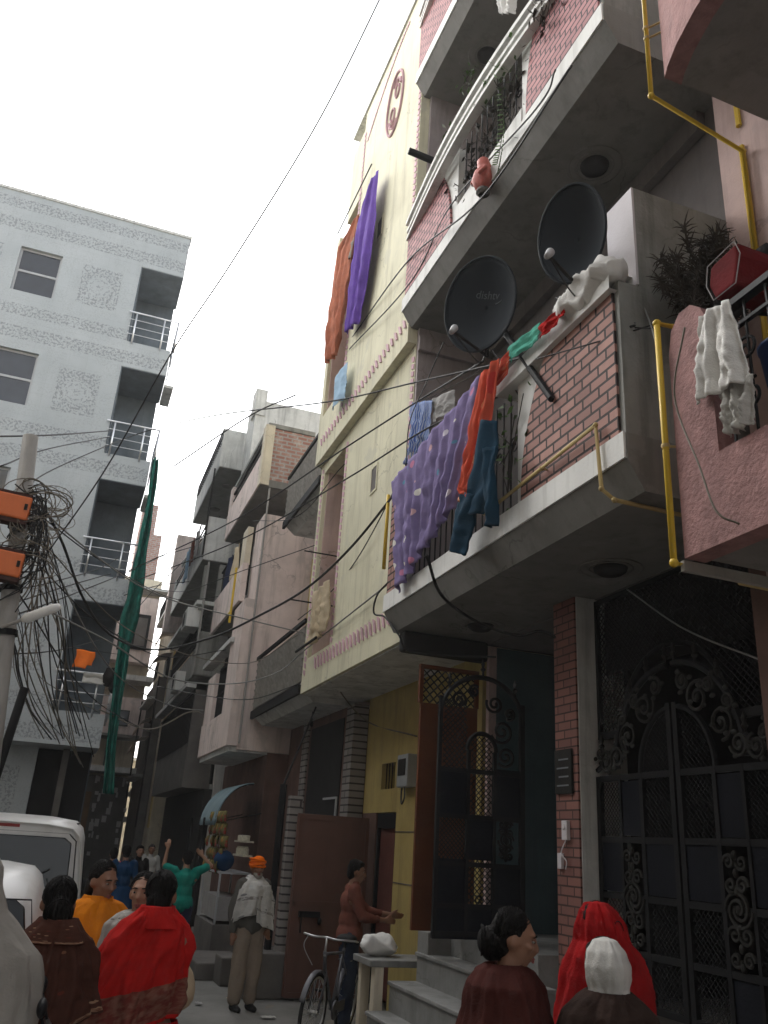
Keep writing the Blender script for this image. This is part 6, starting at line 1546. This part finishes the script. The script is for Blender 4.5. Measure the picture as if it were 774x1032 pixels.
# bicycle leaning by the stone bench
fwp, rwp = V(2.70, 9.0, .335), V(3.32, 9.80, .335)
bk = thing('bicycle', 'old grey roadster bicycle standing by the stone bench', 'bicycle', (2.92, 9.4, 0))
dv = (rwp - fwp).normalized(); up_ = V(.05, -.03, 1).normalized(); sd = dv.cross(up_).normalized()
bp = lambda a, h, o=0: V(2.70, 9.0, 0) + dv*a + up_*h + sd*o
for a in (0, .98):
    c = bp(a, .335)
    mb = MB(); mb.tube([c + dv*.325*math.cos(q) + up_*.325*math.sin(q) for q in [i*2*PI/40 for i in range(40)]], .019, 8, closed=True); wh = mb.build('wheel', M['rubber'], bk, smooth=True)
    mb = MB(); mb.tube([c + dv*.300*math.cos(q) + up_*.300*math.sin(q) for q in [i*2*PI/40 for i in range(40)]], .012, 6, closed=True); mb.build('rim', M['chrome'], wh, smooth=True)
    mb = MB()
    for k in range(24):
        q = k*2*PI/24; mb.bar(c + sd*(.03 if k % 2 else -.03) + dv*.02*math.cos(q+1.2) + up_*.02*math.sin(q+1.2), c + dv*.298*math.cos(q) + up_*.298*math.sin(q), .0022, 4)
    mb.bar(c - sd*.05, c + sd*.05, .018, 8); mb.build('spokes', M['chrome'], wh)
    mb = MB(); mb.sheet(lambda u, v: c + (dv*math.cos(R(20+150*v if a else 30+130*v)) + up_*math.sin(R(20+150*v if a else 30+130*v)))*(.365 - .01*abs(u-.5)) + sd*(u-.5)*.055, 6, 20); mb.build('mudguard', M['bikegrey'], bk, solid=.003, smooth=True)
H1, H0, BB, ST, SB = bp(.13, .86), bp(.17, .72), bp(.52, .29), bp(.70, .86), bp(.66, .74)
mb = MB(); mb.bar(H0 + (H1-H0)*.95, H0 - (H1-H0)*.25, .02, 8); mb.bar(H1 - up_*.03, SB + up_*.06, .015, 8); mb.bar(H0, BB, .017, 8); mb.bar(BB, ST - up_*.02, .016, 8)
for s in (-1, 1):
    mb.bar(BB + sd*s*.02, bp(.98, .335) + sd*s*.055, .010, 6); mb.bar(SB + sd*s*.015, bp(.98, .335) + sd*s*.055, .009, 6)
mb.build('frame', M['bikegrey'], bk, smooth=True)
mb = MB()
for s in (-1, 1): mb.tube([H0 - up_*.05 + sd*s*.02, bp(.10, .60) + sd*s*.05, bp(0, .335) + sd*s*.05], .011, 7)
mb.build('fork', M['bikegrey'], bk, smooth=True)
mb = MB(); Hb = H1 + up_*.12
mb.bar(H1 - up_*.05, Hb, .012, 7)
mb.tube(spline([Hb + dv*.22 - sd*.28 - up_*.03, Hb + dv*.05 - sd*.27, Hb - dv*.06 - sd*.12, Hb, Hb - dv*.06 + sd*.12, Hb + dv*.05 + sd*.27, Hb + dv*.22 + sd*.28 - up_*.03], 6), .011, 7)
hb = mb.build('handlebar', M['chrome'], bk, smooth=True)
mb = MB()
for s in (-1, 1): mb.bar(Hb + dv*.12 + sd*s*.277 - up_*.015, Hb + dv*.23 + sd*s*.281 - up_*.032, .016, 8)
mb.build('grip', M['rubber'], hb)
mb = MB(); mb.tube(spline([Hb - sd*.2 + dv*.0, Hb - sd*.2 - dv*.09 - up_*.1, Hb - sd*.1 - dv*.05 - up_*.26], 5), .005, 5); mb.build('brake_rod', M['chrome'], hb)
mb = MB(); mb.ell(ST + up_*.07 + dv*.05, (.11, .13, .045), 14, 10); mb.bar(ST - up_*.1, ST + up_*.06, .012, 7)
mb.build('saddle', M['rubber'], bk, smooth=True)
mb = MB(); 
for s in (-1, 1): mb.bar(bp(.74, .72) + sd*s*.07, bp(1.2, .72) + sd*s*.07, .006, 5); mb.bar(bp(1.15, .72) + sd*s*.07, bp(.98, .34) + sd*s*.06, .005, 5)
for k in range(4): mb.bar(bp(.8+k*.13, .72) - sd*.07, bp(.8+k*.13, .72) + sd*.07, .005, 5)
mb.build('carrier', M['bikegrey'], bk)
mb = MB(); mb.lathe([(.02,-.01),(.09,-.008),(.09,.008),(.02,.01)], BB + sd*.04, sd, 20); mb.obox(BB + dv*.24 + sd*.045 + up_*.02, dv, sd, up_, .26, .006, .05); mb.build('chain_case', M['bikegrey'], bk)
mb = MB(); mb.bar(BB + sd*.06, BB + sd*.07 - up_*.16 + dv*.05, .008); mb.obox(BB + sd*.12 - up_*.16 + dv*.05, dv, sd, up_, .04, .05, .01); mb.bar(BB - sd*.06, BB - sd*.07 + up_*.16 - dv*.05, .008); mb.obox(BB - sd*.12 + up_*.16 - dv*.05, dv, sd, up_, .04, .05, .01); mb.build('pedals', M['iron'], bk)
# ================================================================== UTILITY POLE AND CABLES
pole_t, pole_b = atY(31, 440, 9.0), Vector((-.42, 9.0, 0))
up = thing('utility_pole', 'leaning grey utility pole wrapped in a tangle of cables at the left edge', 'utility pole', tuple(pole_b))
mb = MB(); mb.tube([pole_b, pole_b.lerp(pole_t, .5), pole_t], [.105, .095, .08], 12); mb.build('shaft', M['polegrey'], up, smooth=True)
mb = MB(); q = pole_b.lerp(pole_t, .69)
for z in (4.05, 4.72, 3.6): 
    c = pole_b.lerp(pole_t, z/pole_t.z); mb = MB(); mb.lathe([(.10,-.03),(.112,-.03),(.112,.03),(.10,.03)], c, pole_t-pole_b, 14); mb.build('clamp', M['iron'], up)
for (cx_, cy_, w, h, lab) in ((12,511,.22,.125,'upper orange junction box strapped to the leaning pole'), (4,568,.22,.125,'lower orange junction box strapped to the leaning pole')):
    c = atY(cx_, cy_, 8.82)
    t = thing('junction_box', lab, 'junction box', tuple(c), group='orange junction boxes on the pole')
    mb = MB(); mb.obox(c, (1,0,-.06), (0,1,0), (.06,0,1), w*.8, .07, h); mb.build('case', M['orangebox'], t, bevel=.02)
    mb = MB(); mb.obox(c + Vector((0,.02,-h-.02)), (1,0,-.06), (0,1,0), (.06,0,1), w*.76, .07, .025); mb.build('underside', M['boxdark'], t); mb = MB(); mb.obox(c + Vector((0,.02,h+.015)), (1,0,-.06), (0,1,0), (.06,0,1), w*.8, .075, .014); mb.build('rim', M['boxdark'], t)
    mb = MB(); mb.obox(c + Vector((w*.62,-.075,0)), (1,0,0), (0,1,0), (0,0,1), .015, .012, .03); mb.build('latch', M['greyiron'], t)
# street lamp on an arm
la, lb = atY(2, 632, 8.9), atY(60, 611, 8.6)
sl_ = thing('street_lamp', 'white tube shaped street lamp on an arm from the leaning pole', 'street lamp', tuple(la))
m_ = la.lerp(lb, .35)
mb = MB(); mb.tube([Vector((pole_b.lerp(pole_t, .62))), la, m_], .018, 8); mb.build('arm', M['polegrey'], sl_)
mb = MB(); mb.tube([m_, m_.lerp(lb, .12), m_.lerp(lb, .85), lb], [.025, .05, .045, .03], 12); mb.build('housing', M['white'], sl_, smooth=True)
random.seed(9)
cb_ = pole_b.lerp(pole_t, .80)
# coils
cl = MB()
for k in range(30):
    zc = random.choice([4.35, 4.62, 4.9, 5.0, 4.75]) + random.uniform(-.1, .1)
    c = pole_b.lerp(pole_t, zc/pole_t.z) + Vector((random.uniform(.0, .3), -.1, 0)); rx, rz = random.uniform(.10, .30), random.uniform(.08, .26)
    a = random.uniform(-.5, .5)
    cl.tube([c + Vector((rx*math.cos(t), -.05 + .08*math.sin(t+k), rz*math.sin(t) + rx*.4*a*math.cos(t))) for t in [i*2*PI/20 for i in range(20)]], random.choice([.004, .005, .007]), 5, closed=True)
tag(cl.build('cable_coils', M['cabletan'], None, tuple(cb_), smooth=True), 'tangled coils of cable looped round the junction boxes', 'cables', kind='stuff')
cl = MB()
for k in range(22):
    a = pole_b.lerp(pole_t, random.uniform(.78, .9)) + Vector((random.uniform(-.1, .1), -.12, 0))
    b = atY(36 + random.uniform(-4, 12), 520 + random.uniform(-15, 25), 8.8)
    e = pole_b.lerp(pole_t, random.uniform(.66, .78)) + Vector((random.uniform(-.25, .1), -.15, 0))
    cl.tube(spline([a, a.lerp(b, .6) + Vector((0, -.04, .12)), b, b.lerp(e, .5) + Vector((.1, 0, -.12)), e], 6), random.choice([.006, .008]), 5)
tag(cl.build('cable_coils', M['cable'], None, tuple(cb_), smooth=True), 'dark loops of cable hanging round both orange junction boxes', 'cables', kind='stuff')
# drops
for k in range(24):
    x0, y0 = 36 + random.uniform(-8, 14), 520 + random.uniform(-20, 50)
    x1, y1 = 66 + random.gauss(0, 15), 752 + random.uniform(-40, 25)
    xm, ym = 26 + random.uniform(-12, 48), 640 + random.uniform(-40, 40)
    if k % 5 == 0: x0, y0, xm, ym, x1, y1 = 4 + random.uniform(-4, 8), 560 + random.uniform(0, 80), 22 + random.uniform(-8, 10), 680, 60 + random.uniform(-12, 8), 745
    d = 9 + random.uniform(-.2, .3)
    pts = spline([atY(x0, y0, d), atY((x0+xm)/2 + random.uniform(0, 6), (y0+ym)/2, d+.2), atY(xm, ym, d+.6), atY((xm+x1)/2 - 4, (ym+y1)/2 + 4, d+1.6), atY(x1, y1, d+3)], 7)
    mb = MB(); mb.tube(pts, random.choice([.005, .006, .008]), 5)
    single('drop_cable', mb, M[random.choice(['cable', 'cable', 'cabletan'])], 'slack dark cable dropping from the leaning pole towards the shopfront', 'cable', tuple(pts[0]), 'cables dropping from the leaning pole', smooth=True)
pb_ = atY(25, 693, 9.6); pt_ = atY(0, 770, 9.6)
mb = MB(); mb.tube([pb_, pt_, pt_ + (pt_-pb_)*1.4], .045, 8); single('cable_conduit', mb, M['iron'], 'dark slanting conduit end below the street lamp', 'conduit', tuple(pt_), smooth=True)

def wire(pts, r, m, label, n=10):
    P = spline([atY(*p) for p in pts], n)
    mb = MB(); mb.tube(P, r, 5); return single('overhead_cable', mb, M[m], label, 'cable', tuple(P[0]), 'cables strung across the lane', smooth=True)
wire([(392,-20,6.0),(322,120,6.6),(235,262,7.4),(175,352,8.0),(108,470,8.6),(46,560,8.9)], .008, 'cable', 'long dark wire rising from the pole to the top of the sky')
wire([(-10,440,9),(60,438,12),(113,434,19.8)], .012, 'cable', 'dark wire reaching the rail of the second tiled balcony from the left edge')
wire([(20,495,9),(60,470,11),(140,437,15),(215,419,11),(330,405,8.6),(420,385,7.2),(520,362,5.6),(640,328,4.0)], .009, 'cable', 'wire crossing the lane at dish height towards the concrete side wall')
wire([(130,575,19),(235,525,13),(350,450,9.5),(420,405,8),(487,364,6.1)], .011, 'cable', 'dark wire slanting up to the front satellite dish')
wire([(140,584,19),(240,545,13),(350,482,9.5),(430,432,7.8),(510,396,5.8),(640,326,4.05)], .011, 'cable', 'dark wire slanting across the spotted lavender sheet')
wire([(38,500,9),(62,545,9.5),(84,603,10.5),(112,640,12),(155,655,13),(212,643,12),(262,620,10.8),(310,592,9.8),(355,550,9.0),(402,492,8.3)], .016, 'cable', 'thick cable looping from the pole up to the corner of the yellow house')
wire([(40,505,9),(62,532,9.5),(127,582,11),(174,605,12),(240,622,12),(306,638,12.4)], .010, 'cablegrey', 'grey cable sagging across to the slatted balcony')
wire([(50,616,8.8),(85,634,10),(112,648,11),(174,684,13),(235,689,13.5),(279,678,13),(306,656,12.4),(345,625,10.5),(402,580,8.4)], .011, 'cablegrey', 'grey cable sagging from the street lamp to the yellow wall')
wire([(40,540,9),(95,650,11),(130,690,13),(175,712,16),(205,716,18)], .010, 'cablegrey', 'pale cable dipping towards the pale pink house')
wire([(100,715,19.5),(150,735,20),(190,718,19.8),(205,722,19.7),(209,745,19.6),(206,768,19.6)], .016, 'cabletan', 'short tan cable bent down the front of the pale pink house')
wire([(355,340,11),(412,262,8.3),(485,200,6),(576,66,4.3)], .010, 'cable', 'upper of the two wires running up the yellow house past the clay figure')
wire([(352,352,11),(414,284,8.2),(455,206,7),(540,110,5),(560,70,4.6)], .009, 'cable', 'lower of the two wires running up the yellow house past the upper balcony')
wire([(0,596,9),(55,586,12),(110,568,19),(150,540,24)], .010, 'cable', 'faint wire passing in front of the third tiled balcony')
wire([(0,612,9),(70,590,13),(112,578,19.5)], .010, 'cable', 'wire ending at the foot of the third tiled balcony')
wire([(0,625,9),(70,600,13),(140,572,20),(165,560,24),(215,545,22)], .011, 'cable', 'wire crossing to the grey balconies above the end house')
wire([(175,470,16),(250,420,14),(298,398,13)], .014, 'cable', 'dark wire slanting across the raw brick balcony')
wire([(430,560,5.5),(445,600,6.4),(480,626,6.8),(520,640,6.7),(545,636,6.6),(565,645,6.5)], .014, 'cable', 'black cable drooping under the lower brick panel balcony')
wire([(393,585,8.35),(380,600,8.6),(377,618,8.7),(388,622,8.5),(402,640,8.2),(410,655,8.2),(440,660,8.0),(500,662,7.7)], .011, 'cable', 'black cable curling round the lower corner of the yellow house')
wire([(335,675,11.5),(345,700,11.9),(372,728,12.1),(420,742,10.2)], .010, 'cabletan', 'tan cable running below the yellow overhang to the meter')
wire([(632,594,5.7),(690,634,5.0),(774,668,4.2)], .007, 'cablegrey', 'thin grey wire across the dark mesh screen')
wire([(640,290,4.2),(655,325,3.95),(668,372,3.6)], .006, 'cablegrey', 'pale string from the partition wall to the yellow pipe')
wire([(560,300,4.9),(640,330,4.05),(700,318,3.6)], .006, 'cable', 'thin wire along the concrete side wall')
wire([(540,362,4.9),(600,345,4.3),(665,325,3.9)], .006, 'cable', 'second thin wire over the brick panel top')
wire([(690,330,3.1),(680,400,3.4),(705,470,3.25),(722,515,3.15),(745,528,3.06)], .006, 'cabletan', 'thin wires trailing down the stucco parapet')
wire([(439,405,3.2*2.5),(437,520,8.35),(420,580,8.4)], .006, 'cable', 'thin cable hanging down beside the spotted lavender sheet') if False else None
wire([(447,345,6.5),(430,385,7.2),(413,425,8.35),(409,470,8.36)], .007, 'cable', 'thin cable from the front dish to the corner of the yellow house')
wire([(150,592,24),(185,596,22),(245,575,14),(330,545,12.4)], .008, 'cable', 'fine wire crossing to the pink slot of the yellow house')
wire([(410,470,8.38),(362,560,10),(330,600,12),(300,625,12.4)], .008, 'cable', 'fine wire slanting down the yellow wall')

for (pts, r, m, lab) in (
    ([(34,515,9),(110,570,13),(178,604,19),(230,600,20)], .009, 'cable', 'cable from the upper junction box dipping to the yellow pipe of the pale pink house'),
    ([(30,560,9),(100,628,12),(165,662,16),(228,655,17)], .009, 'cable', 'cable from the lower junction box sagging to the corner of the pale pink house'),
    ([(38,540,9),(120,628,12),(190,660,14),(252,668,14.5),(300,640,12.5)], .008, 'cabletan', 'tan cable sagging to the slats just above the dark balcony edge'),
    ([(20,600,9),(80,690,12),(120,722,17),(160,742,24)], .009, 'cable', 'low dark cable running from the pole into the lane behind the netting'),
    ([(118,640,19.6),(150,600,24),(190,560,25),(222,520,24)], .012, 'cable', 'thin cable rising from the netting to the upper grey balcony'),
    ([(125,600,19.6),(160,590,24),(200,585,23)], .012, 'cable', 'short cable between the netting and the middle grey balcony'),
    ([(0,470,9),(50,452,12),(112,440,19.7)], .010, 'cable', 'wire just below the one reaching the second tiled balcony'),
    ([(0,660,9),(60,655,13),(100,645,19.5)], .009, 'cable', 'level wire passing behind the street lamp to the lowest tiled balcony'),
    ([(255,525,17),(300,520,13),(345,470,11.5),(395,425,9.5),(415,410,8.5)], .008, 'cable', 'fine cable crossing the pale pink house up to the yellow band'),
    ([(150,690,24),(200,700,18),(250,705,15.5),(300,690,12.6)], .009, 'cable', 'low cable strung below the slatted balcony')):
    wire(pts, r, m, lab)
# ================================================================== CAMERA, SKY, LIGHT
cam = bpy.data.cameras.new('camera'); co = bpy.data.objects.new('camera', cam); COL.objects.link(co)
cam.sensor_fit = 'HORIZONTAL'; cam.sensor_width = 36; cam.lens = F_PX/774*36; cam.clip_start = .05; cam.clip_end = 1000
mw = RB.to_4x4(); mw.translation = V(0, 0, CAM_H); co.matrix_world = mw
sc.camera = co
SUN_EL, SUN_AZ = 36, -25        # azimuth measured from +Y towards +X
wd = bpy.data.worlds.new('World'); sc.world = wd; wd.use_nodes = True
nt = wd.node_tree; bg = nt.nodes['Background']
sky = nt.nodes.new('ShaderNodeTexSky'); sky.sky_type = 'NISHITA'; sky.sun_disc = False
sky.sun_elevation = R(SUN_EL); sky.sun_rotation = R(SUN_AZ); sky.air_density = 1.0; sky.dust_density = 3.0; sky.ozone_density = 1.0
hs = nt.nodes.new('ShaderNodeHueSaturation'); hs.inputs['Saturation'].default_value = .16; hs.inputs['Value'].default_value = 1.0
nt.links.new(sky.outputs[0], hs.inputs['Color']); nt.links.new(hs.outputs[0], bg.inputs[0]); bg.inputs[1].default_value = .15
sun = bpy.data.lights.new('sun', 'SUN'); sun.energy = .5; sun.angle = R(40); sun.color = (1, .98, .95)
so = bpy.data.objects.new('sun', sun); COL.objects.link(so)
d = V(math.sin(R(SUN_AZ))*math.cos(R(SUN_EL)), math.cos(R(SUN_AZ))*math.cos(R(SUN_EL)), math.sin(R(SUN_EL)))
so.rotation_euler = d.to_track_quat('Z', 'Y').to_euler(); so.location = d*60
vs = sc.view_settings; sc.display_settings.display_device = 'sRGB'
vs.view_transform = 'Standard'; vs.look = 'None'; vs.gamma = 1; vs.use_curve_mapping = False; vs.exposure = 1.72
sc.cycles.max_bounces = 8; sc.cycles.diffuse_bounces = 4; sc.cycles.use_denoising = True

# the thin smoky air of the lane
hv = bpy.data.materials.new('thin_smoke'); hv.use_nodes = True
hn = hv.node_tree; hn.nodes.clear(); ho = hn.nodes.new('ShaderNodeOutputMaterial'); pv = hn.nodes.new('ShaderNodeVolumePrincipled')
pv.inputs['Color'].default_value = (.93, .92, .90, 1); pv.inputs['Density'].default_value = .0019; pv.inputs['Anisotropy'].default_value = .2
hn.links.new(pv.outputs[0], ho.inputs['Volume'])
mb = MB(); mb.box(-94, 94, -84, 114, -1.3, 18.6); tag(mb.build('haze', hv, None, (0, 0, 0)), kind='stuff')
